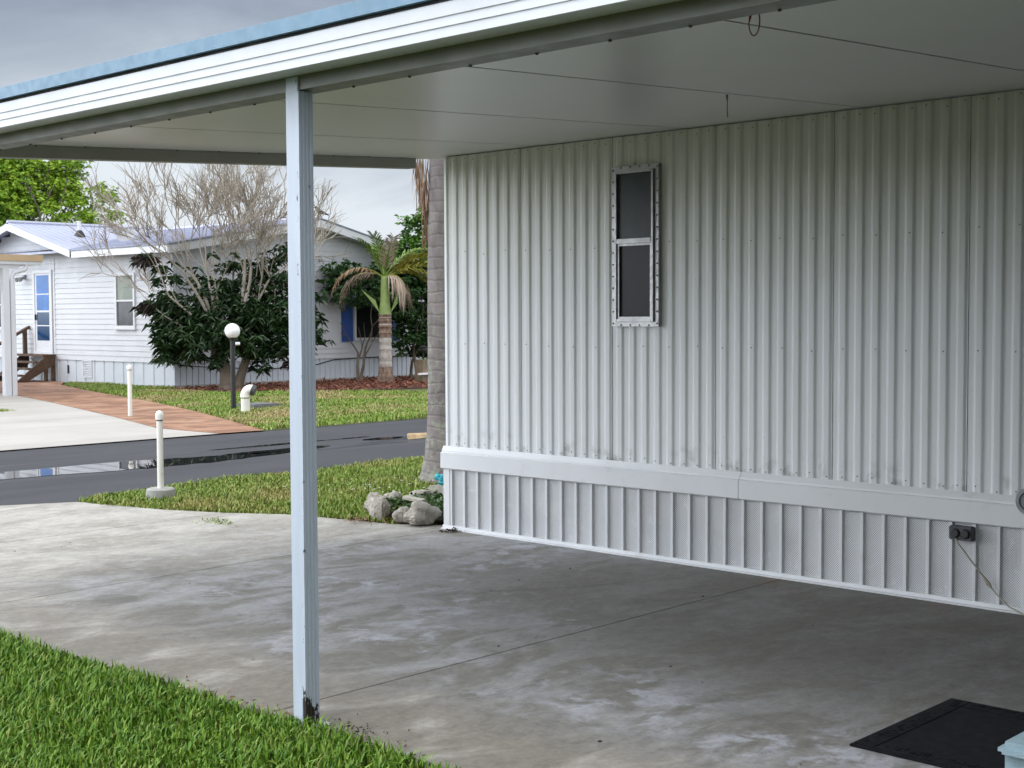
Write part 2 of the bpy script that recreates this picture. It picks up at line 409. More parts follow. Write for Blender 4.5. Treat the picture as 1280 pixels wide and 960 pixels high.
def grass(name, poly, dens, h, w, mat, z0=-.012, parent=None):
    P = np.array(poly); lo, hi = P.min(0), P.max(0)
    n = int(dens*np.prod(hi-lo)); q = lo + RNG.random((n,2))*(hi-lo); q = q[inpoly(q, poly)]
    # tufts: pull blades together a little, so that the sward has gaps
    cell = .05; c = np.floor(q/cell)*cell + cell*.5; q = q + (c-q)*RNG.random((len(q),1))*.45
    n = len(q); a = RNG.random(n)*2*np.pi; ln = np.abs(RNG.normal(0,.42,n))+.1
    H = h[0] + (h[1]-h[0])*RNG.random(n)**1.3
    lump = .75+.25*np.sin(q[:,0]*3.1+1.3*np.sin(q[:,1]*2.3))*np.sin(q[:,1]*2.7); H *= lump
    d = np.stack([np.cos(a), np.sin(a)], 1); s = np.stack([-d[:,1], d[:,0]], 1)*(w*(.6+.8*RNG.random(n)))[:,None]*.5
    base = np.concatenate([q, np.full((n,1), z0)], 1)
    def pt(k, rise): return base + np.concatenate([d*(ln*H*k)[:,None], (H*rise)[:,None]], 1)
    m = pt(.35,.6); t = pt(1.05,.96-.25*np.minimum(ln,1)); s3 = np.concatenate([s, np.zeros((n,1))], 1)
    V = np.stack([base-s3, base+s3, m-s3*.85, m+s3*.85, t], 1).reshape(-1,3)
    b = np.arange(n)[:,None]*5
    F = np.concatenate([b+[0,1,3], b+[0,3,2], b+[2,3,4]], 0)
    return soup(name, V, F, mat, parent)

# ------------------------------------------------------------------ camera
cy, sy = math.cos(R(46.692684)), math.sin(R(46.692684)); pt_, rl = R(2.85377), R(-.2718176)
fwd = Vector((sy,cy,0)); rgt = Vector((cy,-sy,0)); up = Vector((0,0,1))
f2 = fwd*math.cos(pt_)-up*math.sin(pt_); u2 = up*math.cos(pt_)+fwd*math.sin(pt_)
r3 = rgt*math.cos(rl)+u2*math.sin(rl); u3 = u2*math.cos(rl)-rgt*math.sin(rl)
cam = bpy.data.objects.new('camera', bpy.data.cameras.new('camera')); COL.objects.link(cam)
cam.matrix_world = Matrix(((r3.x,u3.x,-f2.x,0),(r3.y,u3.y,-f2.y,0),(r3.z,u3.z,-f2.z,1.55),(0,0,0,1)))
cam.data.sensor_width = 36; cam.data.lens = 1731.18/1280*36; cam.data.clip_end = 2000; cam.data.clip_start = .05
S.camera = cam
RG = np.array([rgt.x, rgt.y, 0]); FW = np.array([fwd.x, fwd.y, 0])

# ------------------------------------------------------------------ ground, road, slabs
structure(MB().sheet([(-400,-400),(400,-400),(400,400),(-400,400)], -.06).build('ground', 'earth'))
def jitter_edge(x0, x1, y, amp, step=.35):
    n = int(abs(x1-x0)/step); return [(x0+(x1-x0)*i/n, y+random.uniform(-amp,amp)) for i in range(n+1)]
near = [(-60,10.9),(1,10.9),(2,10.4),(5.8,10.3)] + jitter_edge(6.3, 22, 10.98, .05) + [(60,11)]
far = [(60,15.47)] + jitter_edge(22, 6, 15.47, .05) + [(-60,15.47)]
structure(MB().sheet(near+far, -.02).build('road', 'road'))
def puddle(pts, z=-.016):
    return structure(MB().sheet(pts, z).build('puddle', 'puddle'))
def blob(xs, yc, hw, seed):
    rr = random.Random(seed); top = []; bot = []
    n = len(xs)
    for i, x in enumerate(xs):
        k = math.sin(math.pi*min(1, max(0, i/(n-1))))**.5
        c = yc(x); top.append((x, c+hw(x)*k*(1+rr.uniform(-.12,.12)))); bot.append((x, c-hw(x)*k*(1+rr.uniform(-.12,.12))))
    return bot+top[::-1]
xs = [3.6+.15*i for i in range(43)]
puddle(blob(xs, lambda x: 13.02-.06*(x-6.4)+.02*math.sin(x*2), lambda x: .36+.05*math.sin(x*1.7), 3))
puddle(blob([9.1+.12*i for i in range(14)], lambda x: 13.05+.04*math.sin(x*3), lambda x: .16, 4))
puddle(blob([9.3+.12*i for i in range(22)], lambda x: 13.78-.02*x*.5, lambda x: .05+.02*math.sin(x*5), 5))
puddle(blob([11.35+.1*i for i in range(8)], lambda x: 13.3, lambda x: .13, 6))

# our slab in sections, 8 mm joints
sl = MB()
def slab(poly, z1=0., z0=-.12): sl.prism([(x,y,z0) for x,y in poly], (0,0,z1-z0))
slab([(3.19,-5),(7.08,-5),(7.08,4.361),(3.19,4.361)]); slab([(3.19,4.369),(7.08,4.369),(7.08,7.196),(3.17,7.130)])
slab([(3.17,7.138),(7.08,7.204),(7.05,7.35),(6.84,7.68),(6.65,8.65),(6.36,9.10),(3.05,9.02)])
slab([(3.05,9.028),(6.355,9.108),(6.13,9.66),(5.97,10.3),(5.93,10.58),(5.37,10.86),(4.4,10.93),(2.2,10.93),(2.8,9.6)])
sl.cur = 1
def crack(pts, w=.004):
    for (a, b) in zip(pts, pts[1:]):
        A, B = Vector((*a,.0012)), Vector((*b,.0012)); d = (B-A).normalized(); n = Vector((-d.y,d.x,0))*w*.5
        sl.add([A-n, B-n, B+n, A+n], [(0,1,2,3)])
def wander(a, b, n, amp, seed):
    rr = random.Random(seed); return [(a[0]+(b[0]-a[0])*i/n+rr.uniform(-amp,amp), a[1]+(b[1]-a[1])*i/n+rr.uniform(-amp,amp)) for i in range(n+1)]
crack(wander((5.16,5.56),(6.25,4.95),24,.012,1), .004)
crack(wander((6.25,4.95),(6.9,4.75),10,.012,2), .003)
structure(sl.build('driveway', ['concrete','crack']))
# neighbour's pale drive and its brick strip
structure(MB().sheet([(2.0,15.40),(10.66,15.40),(10.62,16.8),(11.44,19.4),(12.64,23.6),(13.4,26.6),(13.9,30),(14.0,36),(2,36)], -.004).build('neighbour_driveway', 'drive2'))
structure(MB().sheet([(10.66,15.40),(11.38,15.36),(12.1,17.2),(12.86,19.1),(13.7,21.6),(14.45,24.2),(15.1,26.5),(16.0,29.3),(16.8,30.6),(16.8,32.3),(14.2,32.3),(13.85,30),(13.4,26.6),(12.64,23.6),(11.44,19.4),(10.62,16.8)], -.001).build('brick_path', 'brick'))
# lawns
LN = [(-3,-3),(3.2,-3),(3.2,4.6),(3.15,5.6),(3.12,6.6),(3.12,7.2),(2.9,9.2),(2.0,10.6),(-3,10.8)]
structure(MB().sheet(LN, -.018).build('front_lawn_soil', 'lawn_base'))
LM = [(6.12,9.7),(5.98,10.3),(5.95,10.62),(6.4,10.85),(7,10.98),(22,10.98),(22,7.3),(7.08,7.3),(6.84,7.7),(6.66,8.65)]
structure(MB().sheet(LM, -.018).build('verge_soil', 'lawn_base'))
LF = [(11.4,15.42),(34,15.42),(34,26.2),(16.9,26.2),(16.9,30.4),(16.0,29.3),(15.1,26.5),(14.45,24.2),(13.7,21.6),(12.86,19.1),(12.1,17.2)]
structure(MB().sheet(LF, -.018).build('far_lawn_soil', 'lawn_base'))
stuff(tag(grass('lawn_grass', [(1.0,1.6),(3.19,2.2),(3.22,3.0),(3.225,4.0),(3.2,4.7),(3.17,5.6),(3.13,6.4),(3.13,7.2),(1.6,7.2)], 10500, (.032,.098), .0076, 'grass_near'), 'thick bright green grass in the near corner beside the carport post', 'grass'))
mid_edge = [(6.10,9.72),(5.95,10.3),(5.90,10.60),(6.3,10.84),(7,10.95),(8,11.0),(9,10.98),(10,11.02),(11,11),(14,11),(14,7.5),(7.1,7.5),(6.85,7.68),(6.63,8.65)]
stuff(tag(grass('verge_grass', mid_edge, 3800, (.035,.085), .009, 'grass_mid'), 'patchy green verge grass between the concrete slab and the road', 'grass'))
far_edge = [(11.4,15.43),(13,15.40),(16,15.44),(22,15.4),(28,15.4),(28,21.3),(21.0,21.0),(19.2,20.7),(18.4,21.9),(17.9,22.5),(16.6,23.4),(16.4,24.6),(16.85,26),(16.85,30.2),(16.05,29.3),(15.1,26.4),(14.47,24.2),(13.72,21.6),(12.88,19.1),(12.12,17.2)]
stuff(tag(grass('far_grass', far_edge, 1350, (.04,.10), .015, 'grass_far'), 'green and straw coloured lawn in front of the white house', 'grass'))
# white clover-like flowers in the verge
FLV = []; FLF = []
C = np.stack([RNG.uniform(3.5,6.7,34), RNG.uniform(2.2,10.0,34), np.full(34,.004)], 1); D = RNG.normal(size=(34,3)); D[:,2] = .08
V, F = leaves(C, D, RNG.uniform(.010,.024,34), RNG.uniform(.005,.010,34), .0)
stuff(tag(soup('leaf_litter', V, F, 'litter'), 'a few small dry leaves scattered over the concrete slab', 'leaf litter'))
fl = MB()
for i in range(46):
    cx, cyy = random.choice([(8.2,9.3),(7.9,9.0),(8.1,8.6),(7.5,9.6)]); x = cx+random.gauss(0,.28); y = cyy+random.gauss(0,.22); z = random.uniform(.05,.075)
    for k in range(4):
        a = k*1.57+random.random(); fl.add([(x,y,z),(x+.013*math.cos(a),y+.013*math.sin(a),z+.004),(x+.013*math.cos(a+.9),y+.013*math.sin(a+.9),z+.004)], [(0,1,2)])
stuff(tag(fl.build('flowers', 'globe'), 'tiny white flowers scattered in the verge grass', 'flowers'))

# ------------------------------------------------------------------ near mobile home
WX = 6.974; ZC = lambda x: 2.69+.0534*(x-WX)
home = thing('mobile_home', 'white ribbed metal mobile home wall with narrow window along the carport', 'mobile home', (WX,3,0))
YL, YR = 7.238, -5.0
prof = []
y = YL; seam = 6.48
ys = []
# panels .805 wide, eight ribs each
k0 = 6.48+.805
p = k0
mbs = MB()
pts = []
while p > YR:
    for r in range(8):
        b = p - r*.805/8
        pts += [(b, 0.), (b-.028, -.0005), (b-.033, -.002), (b-.042, -.0085), (b-.048, -.0105), (b-.077, -.0105), (b-.083, -.0085), (b-.092, -.002)]
    q = p-.805
    pts += [(q+.003, -.004), (q+.0025, .008), (q-.001, .008)]
    p = q
pts = [(yy, dx) for yy, dx in pts if YR <= yy <= YL-.02]
pts = [(YL, 0.), (YL-.018, -.004)] + pts
zs = [.592, 1.0, 1.5, 2.0, 2.682]
vs = [(WX+dx, yy, z) for z in zs for yy, dx in pts]; n = len(pts)
mbs.add(vs, [(j*n+i, j*n+i+1, (j+1)*n+i+1, (j+1)*n+i) for j in range(len(zs)-1) for i in range(n-1)])
# screw heads on the ribs
mbs.cur = 1
for zrow, stepn in ((1.345,2),(1.99,2),(.625,1),(2.655,1)):
    p = k0-.805/8*0
    i = 0
    while p-.06 > 1.0:
        if i % stepn == 0 and p-.06 < YL-.05 and not (5.25 < p-.061 < 5.7 and 1.45 < zrow < 2.5):
            yy = p-.061+random.uniform(-.012,.012); zz = zrow+random.uniform(-.012,.012)
            mbs.lathe((WX-.0105,yy,zz), [(.0042,.0),(.0042,-.0015),(.002,-.003)], 6, 'x')
        p -= .805/8; i += 1
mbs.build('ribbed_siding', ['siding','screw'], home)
b = MB().box((WX+.02,YR,.0),(WX+3.6,YL-.004,2.69)); b.build('house_body', 'white_metal', home)
# band above the skirting in two lengths
bd = MB()
bprof = [(WX-.002,.600),(WX-.012,.604),(WX-.030,.572),(WX-.031,.562),(WX-.044,.556),(WX-.046,.447),(WX-.040,.440),(WX-.004,.440)]
for a, c in ((YL+.012, 4.6765), (4.673, YR)):
    bd.prism([(x,a,z) for x,z in bprof], (0,c-a,0))
bd.build('band', 'band', home)
MB().box((WX-.001,YR,.586),(WX+.018,YL-.006,.60)).build('siding_gap', 'gap', home)
sk = MB(); rb = MB()
p = 7.158+.1318; 
sk_pts = []
while p > YR:
    sk_pts += [(p,.0),(p-.045,.004),(p-.088,.004),(p-.1318,.0)]; p -= .1318
sk_pts = [q for q in sk_pts if q[0] <= YL]
n = len(sk_pts); sk.add([(WX-.012+dx, yy, z) for z in (.02,.443) for yy, dx in sk_pts], [(i,i+1,n+i+1,n+i) for i in range(n-1)])
sk.build('skirting_panel', 'perf', home)
p = 7.158
ribm = MB()
ribm.box((WX-.014,YL-.004,.02),(WX-.03,7.172,.443))
while p > YR:
    ribm.prism([(WX-.011,p+.012,.02),(WX-.028,p+.009,.02),(WX-.028,p-.009,.02),(WX-.011,p-.012,.02)], (0,0,.423)); p -= .1318
ribm.build('skirting_rib', 'rib', home)
tb = MB().prism([(WX-.004,YL+.004,0.),(WX-.056,YL+.004,0.),(WX-.056,YL+.004,.006),(WX-.036,YL+.004,.010),(WX-.033,YL+.004,.030),(WX-.004,YL+.004,.030)], (0,YR-YL,0)); tb.build('base_trim', 'band', home)
# window
wy0, wy1, wz0, wz1 = 5.281, 5.653, 1.473, 2.490
xf = WX-.034
fr = MB()
def ring(mb, x0, x1, y0, y1, z0, z1, w):
    mb.box((x0,y0,z0),(x1,y0+w,z1)); mb.box((x0,y1-w,z0),(x1,y1,z1)); mb.box((x0,y0+w,z0),(x1,y1-w,z0+w)); mb.box((x0,y0+w,z1-w),(x1,y1-w,z1))
ring(fr, xf, WX+.004, wy0, wy1, wz0, wz1, .030)
fr.cur = 1
def sc(yy, zz): fr.lathe((xf-.0005,yy,zz), [(.006,0),(.006,-.003),(.002,-.005)], 6, 'x')
for i in range(14):
    zz = wz0+.02+(wz1-wz0-.04)*i/13
    sc(wy0+.009, zz); sc(wy1-.009, zz)
for i in range(1,5):
    yy = wy0+(wy1-wy0)*i/5; sc(yy, wz0+.009); sc(yy, wz1-.009)
wf = fr.build('window', ['alu','screw'], home)
wi = MB(); ring(wi, xf-.016, xf+.012, wy0+.031, wy1-.031, wz0+.031, wz1-.031, .016); wi.build('inner_frame', 'alu', wf, bevel=.002)
MB().box((xf-.018,wy0+.047,2.000),(xf+.006,wy1-.047,2.030)).build('meeting_rail', 'alu', wf, bevel=.003)
ls = MB(); ring(ls, xf-.006, xf+.008, wy0+.048, wy1-.048, wz0+.048, 1.999, .014); ls.build('lower_sash', 'alu', wf)
MB().box((xf+.006,wy0+.046,2.02),(xf+.012,wy1-.046,wz1-.046)).build('upper_pane', 'glass_screen', wf)
MB().box((xf+.010,wy0+.060,wz0+.060),(xf+.014,wy1-.060,1.987)).build('lower_pane', 'glass_dark', wf)
# outlet box on the skirting, with two covers
bx = MB().box((WX-.075,3.195,.350),(WX-.029,3.325,.425)); ob = bx.build('outlet_box', 'dgrey', home, bevel=.006)
for yy in (3.232, 3.288):
    MB().lathe((WX-.075,yy,.388), [(.026,0),(.026,-.008),(.020,-.013)], 14, 'x').build('outlet_cover', 'black', ob)
rd = MB().lathe((WX-.046,2.892,.590), [(.070,0.),(.072,-.03),(.066,-.04),(.050,-.04),(.046,-.03),(.01,-.03)], 28, 'x'); rd.build('round_meter', 'grey', home, smooth=True)

# extension cord
cp = [(WX-.08,3.285,.36),(WX-.085,3.26,.33),(WX-.07,3.21,.26),(WX-.055,3.15,.185),(WX-.05,3.115,.135),(WX-.06,3.06,.085),(WX-.075,2.99,.035),(WX-.09,2.90,.008),(WX-.16,2.74,.006),(WX-.2,2.4,.006)]
cm = MB().tube(cp, .0045, 6)
cm.tube([(WX-.056,3.135,.17),(WX-.052,3.115,.137),(WX-.056,3.095,.118)], [.006,.013,.006], 6)
tag(cm.build('extension_cord', 'yellow_cord', smooth=True), 'pale cord hanging from the dark outlet box down the skirting', 'cord')

# ------------------------------------------------------------------ carport
YF, YN = 7.46, -5.0
cp_ = thing('carport', 'flat white carport roof with blue edge on a square white post', 'carport', (3.22,4.1,0))
pn = MB(); pn2 = MB()
edges = [YN] + [2.675+1.2158*k for k in range(-5,4)] + [YF-.005]
edges = sorted(e for e in edges if YN <= e <= YF)
for a, c in zip(edges, edges[1:]):
    a2, c2 = a+.009, c-.009
    x0, x1 = 3.20, WX+3.9
    pn.prism([(x0,a2,ZC(x0)),(x1,a2,ZC(x1)),(x1,a2,ZC(x1)+.07),(x0,a2,ZC(x0)+.07)], (0,c2-a2,0))
pn.build('ceiling_panel', 'ceiling', cp_)
MB().prism([(3.21,YN,ZC(3.21)+.022),(WX+3.9,YN,ZC(WX+3.9)+.022),(WX+3.9,YN,ZC(WX+3.9)+.085),(3.21,YN,ZC(3.21)+.085)], (0,YF-.02-YN,0)).build('roof_core', 'gap', cp_)
# header beam over the posts, rivets along its lower edge
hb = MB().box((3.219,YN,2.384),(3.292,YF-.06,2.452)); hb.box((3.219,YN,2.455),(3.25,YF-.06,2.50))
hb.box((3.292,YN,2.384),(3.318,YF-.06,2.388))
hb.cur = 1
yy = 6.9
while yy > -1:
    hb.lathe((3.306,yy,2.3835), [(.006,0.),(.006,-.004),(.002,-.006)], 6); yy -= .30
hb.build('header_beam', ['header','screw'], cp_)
# K-style gutter, hollow underside lip back to the beam
gx = 3.08
gp = [(gx+.139,2.436),(gx+.010,2.426),(gx+.000,2.428),(gx+.000,2.459),(gx-.005,2.461),(gx-.005,2.490),(gx-.010,2.492),(gx-.012,2.533),(gx-.006,2.537),(gx+.139,2.537)]
gm = MB().prism([(x,YN,z) for x,z in gp], (0,YF+.04-YN,0)); gm.build('gutter', 'gutter', cp_)
MB().box((gx-.006,YN,2.537),(gx+.14,YF+.03,2.549)).build('edge_gap', 'gap', cp_)  # solid black strip standing in for the shadow line under the blue edge
be = MB().prism([(gx-.026,YN,2.549),(gx-.026,YN,2.600),(gx-.010,YN,2.606),(gx+.20,YN,2.618),(gx+.20,YN,2.549)], (0,YF+.05-YN,0)); be.build('roof_edge', 'roof_blue', cp_)
MB().prism([(gx+.2,YN,2.590),(WX+3.95,YN,2.985),(WX+3.95,YN,3.0),(gx+.2,YN,2.616)], (0,YF+.04-YN,0)).build('roof_top', 'roof_blue', cp_)
# far end beam
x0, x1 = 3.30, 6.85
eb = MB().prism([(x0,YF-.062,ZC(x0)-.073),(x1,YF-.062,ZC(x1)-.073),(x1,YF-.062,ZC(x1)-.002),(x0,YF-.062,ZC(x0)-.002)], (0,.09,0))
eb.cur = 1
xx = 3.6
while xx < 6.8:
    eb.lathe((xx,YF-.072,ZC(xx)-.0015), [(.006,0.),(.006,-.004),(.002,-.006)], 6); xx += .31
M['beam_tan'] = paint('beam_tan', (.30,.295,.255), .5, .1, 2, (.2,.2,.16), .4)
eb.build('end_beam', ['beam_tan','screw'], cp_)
# the post: square tube, three flutes on two faces
def post(x0, y0, parent):
    sx, sy_ = .066, .075; g = []
    def face(a, c, flip):
        L_ = [(0,0)]
        for k in range(3):
            u = .20+.26*k
            L_ += [(u-.02,0),(u,.0045),(u+.09,.0045),(u+.11,0)]
        return L_
    poly = [(x0+sx*u, y0+sy_*0+d) for u, d in face(0,0,0)] + [(x0+sx,y0),(x0+sx,y0+sy_)]
    poly += [(x0+sx-sx*u, y0+sy_-d) for u, d in face(0,0,0)[1:]] + [(x0,y0+sy_)]
    pm = MB().prism([(x,y,.004) for x,y in poly], (0,0,2.380-.004))
    pm.box((x0-.002,y0+.004,2.375),(x0+.0065,y0+sy_-.004,2.432))
    pm.cur = 1
    pm.lathe((x0+.046,y0-.0005,2.03), [(.005,0),(.005,.003),(.001,.004)], 6)
    po = pm.build('post', ['post','screw'], parent)
    MB().box((x0-.01,y0-.045,.0),(x0+sx+.028,y0+sy_+.03,.004)).build('base_plate', 'white_metal', po)
post(3.2125, 4.1035, cp_); post(3.2125, .55, cp_); post(3.2125, 7.30, cp_) if False else None

# unseen wall behind the step, added to darken the near end of the carport
M['porch_shade_wall'] = paint('porch_shade_wall', (.13,.13,.13), .6, .1, 2)
MB().box((3.30,.78,0),(WX-.03,.86,2.44)).build('porch_shade_wall', 'porch_shade_wall', cp_)
# wires under the roof
def zc(x): return ZC(x)
pts = [(3.745+.012*math.sin(a)*0, 2.472+.020*math.cos(a), 2.47+.043*math.sin(a)) for a in [2*math.pi*i/20 for i in range(21)]]
tag(MB().tube([(3.745,2.478,zc(3.745)), (3.745,2.475,2.512)]+pts, .0022, 5).build('wire_loop', 'red_wire', smooth=True), 'thin red wire loop hanging from the carport ceiling near its edge', 'wire loop')
tag(MB().tube([(5.715,3.930,ZC(5.715)),(5.717,3.929,2.59),(5.715,3.928,2.555),(5.718,3.927,2.515)], [.006,.0022,.002,.002], 5).build('hanging_wire', 'cable', smooth=True), 'short dark wire dangling from a ceiling panel seam', 'wire')

def m_rubber():
    t = NT('rubber'); p = t.pos()
    return t.fin(t.mix(t.step(t.noise(p, 25, 5), .4, .7), (.006,.006,.008), (.012,.012,.014)), .75, 0, .15)
M['rubber'] = m_rubber()
# ------------------------------------------------------------------ door mat, porch step
mt = MB().box((4.385,1.90,0.0005),(5.19,2.482,.010)); mat_root = mt.build('doormat', 'rubber', bevel=.003)
tag(mat_root, 'flat black rubber doormat on the concrete beside the blue step', 'doormat')
mb_ = MB(); ring(mb_, 0,0,0,0,0,0,0) if False else None
for (xa,xb,ya,yb) in ((4.40,5.175,2.395,2.468),(4.40,4.475,1.91,2.39),(5.10,5.175,1.91,2.39)):
    mb_.box((xa,ya,.010),(xb,yb,.0125))
    for i in range(60):
        x = random.uniform(xa+.01,xb-.02); yv = random.uniform(ya+.01,yb-.02); mb_.box((x,yv,.0125),(x+random.uniform(.006,.018),yv+random.uniform(.005,.012),.0145))
mb_.build('mat_border', 'rubber', mat_root)
M['step_blue'] = paint('step_blue', (.25,.35,.40), .55, .2, 9, (.40,.46,.47), .5, bump=.004)
stp = thing('porch_step', 'pale blue painted step with rounded nosing at the lower right corner', 'step', (4.3,1.4,0))
MB().box((3.862,.9,.245),(5.2,1.712,.300)).build('tread', 'step_blue', stp, bevel=.022)
MB().box((3.885,.95,0),(5.15,1.690,.245)).build('riser', 'step_blue', stp)

# unseen home behind the viewer, added to block low sky from the carport
shade_home = thing('mobile_home', 'plain cream mobile home out of view, added to shade the carport', 'mobile home', (-2.7,-2,0))
MB().box((-7,-16,0),(-2.7,5.2,2.95)).build('wall', 'shade_home_wall', shade_home)
MB().prism([(-7.3,-16.2,2.95),(-2.4,-16.2,2.95),(-2.4,-16.2,3.10),(-4.85,-16.2,3.65),(-7.3,-16.2,3.10)], (0,21.6,0)).build('roof', 'grey', shade_home)
# ------------------------------------------------------------------ bits near the corner of the slab
def lump(mb, c, r, seed, sub=2, amp=.22):
    import bmesh
    bm = bmesh.new(); bmesh.ops.create_icosphere(bm, subdivisions=sub, radius=1)
    rr = random.Random(seed); ph = [rr.uniform(0,6) for _ in range(6)]
    for v in bm.verts:
        q = v.co; k = 1+amp*(math.sin(q.x*2.3+ph[0])*math.sin(q.y*2.7+ph[1])+.6*math.sin(q.z*4+ph[2]+q.x*3)+.35*math.sin(q.x*7+ph[3])*math.sin(q.y*6+ph[4]))
        k += .05*math.sin(q.x*13+ph[5])*math.sin(q.y*15+ph[0])+.035*math.sin(q.z*23+q.x*17+ph[2])+.03*math.sin(q.y*29+q.z*11+ph[1]); v.co = Vector((q.x*r[0]*k, q.y*r[1]*k, max(q.z*r[2]*k, -r[2]*.75)))
    bm.verts.ensure_lookup_table()
    mb.add([v.co+Vector(c) for v in bm.verts], [tuple(v.index for v in f.verts) for f in bm.faces]); bm.free()
rocks = [((6.955,7.475,.075),(.125,.10,.085),'large white rock lying nearest the house corner'),
         ((6.925,7.660,.055),(.065,.055,.065),'small pale rock between the large white rock and the tall end rock'),
         ((6.90,7.900,.085),(.075,.095,.11),'upright pale rock at the left end of the flower bed edge'),
         ((7.02,8.08,.10),(.085,.08,.075),'rough tan rock on the back left corner of the flower bed'),
         ((7.22,8.10,.105),(.09,.07,.06),'flat pale rock on the back edge of the flower bed'),
         ((7.42,8.02,.105),(.085,.07,.055),'whitish rock on the back edge next to the palm side')]
for i, (c, r, lab) in enumerate(rocks):
    m = MB(); lump(m, c, r, 20+i, 4, .20); tag(m.build('rock', 'rock', smooth=True), lab, 'rock', 'rocks edging the flower bed')
bl = thing('concrete_block', 'weathered grey concrete block standing in the flower bed by the palm', 'block', (7.62,7.95,.0))
m = MB().box((7.50,7.78,0),(7.74,8.00,.20)); m.build('block_body', 'block', bl, bevel=.012)
m = MB().box((7.39,7.92,0),(7.48,8.04,.17)); m.build('block_end', 'rock', bl, bevel=.012)
m = MB()
for i in range(9): lump(m, (7.62+random.gauss(0,.045),7.93+random.gauss(0,.045),.225+random.uniform(-.01,.06)), (.035,.03,.028), 60+i, 2, .35)
tag(m.build('cloth', 'turq', smooth=True), 'crumpled turquoise cloth lying on the grey block by the palm trunk', 'cloth')
m = MB().prism([(7.02,7.56,.150),(7.05,7.80,.155),(7.09,7.80,.165),(7.06,7.55,.160)], (.0,.0,.018)); tag(m.build('broken_slate', 'block'), 'thin grey broken slab lying behind the large white rock', 'stone')
structure(MB().sheet([(6.93,7.5),(6.92,7.95),(7.1,8.12),(7.5,8.1),(8.0,7.9),(8.3,7.4),(7.2,7.3)], .03).build('flower_bed_soil', 'bed_soil'))
n = 2600; C = np.stack([RNG.uniform(6.98,7.95,n), RNG.uniform(7.42,8.02,n), RNG.uniform(.04,.15,n)], 1); D = RNG.normal(size=(n,3)); D[:,2] = np.abs(D[:,2])*.7
V, F = leaves(C, D, RNG.uniform(.02,.05,n), RNG.uniform(.015,.03,n), .2)
stuff(tag(soup('ground_cover', V, F, 'leaf_bed'), 'low leafy ground cover filling the rock edged flower bed', 'ground cover'))
def litter(c, rad, cnt, lab, mat='litter', size=.03):
    C = np.array(c)+RNG.normal(size=(cnt,3))*[rad[0],rad[1],rad[2]]; C[:,2] = np.abs(C[:,2])+.004
    D = RNG.normal(size=(cnt,3)); D[:,2] = np.abs(D[:,2])*.3
    V, F = leaves(C, D, RNG.uniform(size*.5,size*1.3,cnt), RNG.uniform(size*.3,size*.6,cnt), .1)
    return tag(soup('leaf_litter', V, F, mat), lab, 'leaf litter')
stuff(litter((6.87,7.06,.0), (.035,.03,.008), 60, 'small dark clump of wet leaves by the corner of the skirting'))
stuff(litter((6.80,7.95,.0), (.07,.10,.01), 160, 'brown dead leaves at the slab edge left of the rocks', 'frond_brown'))
stuff(litter((3.28,3.93,.0), (.05,.09,.006), 170, 'dark dirt crumbs scattered on the concrete at the foot of the post', size=.014))
stuff(litter((3.24,4.25,.0), (.03,.45,.004), 140, 'brown grass clippings along the edge of the near lawn', 'frond_brown', .02))
C = np.array([6.02,8.74,0])+RNG.normal(size=(90,3))*[.05,.09,.0]; C[:,2] = .002; D = RNG.normal(size=(90,3)); D[:,2] = np.abs(D[:,2])*.8
V, F = leaves(C, D, RNG.uniform(.02,.05,90), RNG.uniform(.006,.012,90), .1); stuff(tag(soup('weed', V, F, 'grass_mid'), 'small tuft of weed growing in the slab joint near the verge', 'weed'))
C = np.array([10.9,21.9,0])+RNG.normal(size=(120,3))*[.10,.12,.0]; C[:,2] = .0; D = RNG.normal(size=(120,3)); D[:,2] = np.abs(D[:,2])*.8
V, F = leaves(C, D, RNG.uniform(.03,.07,120), RNG.uniform(.01,.02,120), .1); stuff(tag(soup('weed', V, F, 'grass_far'), 'small weed growing on the pale driveway across the road', 'weed'))

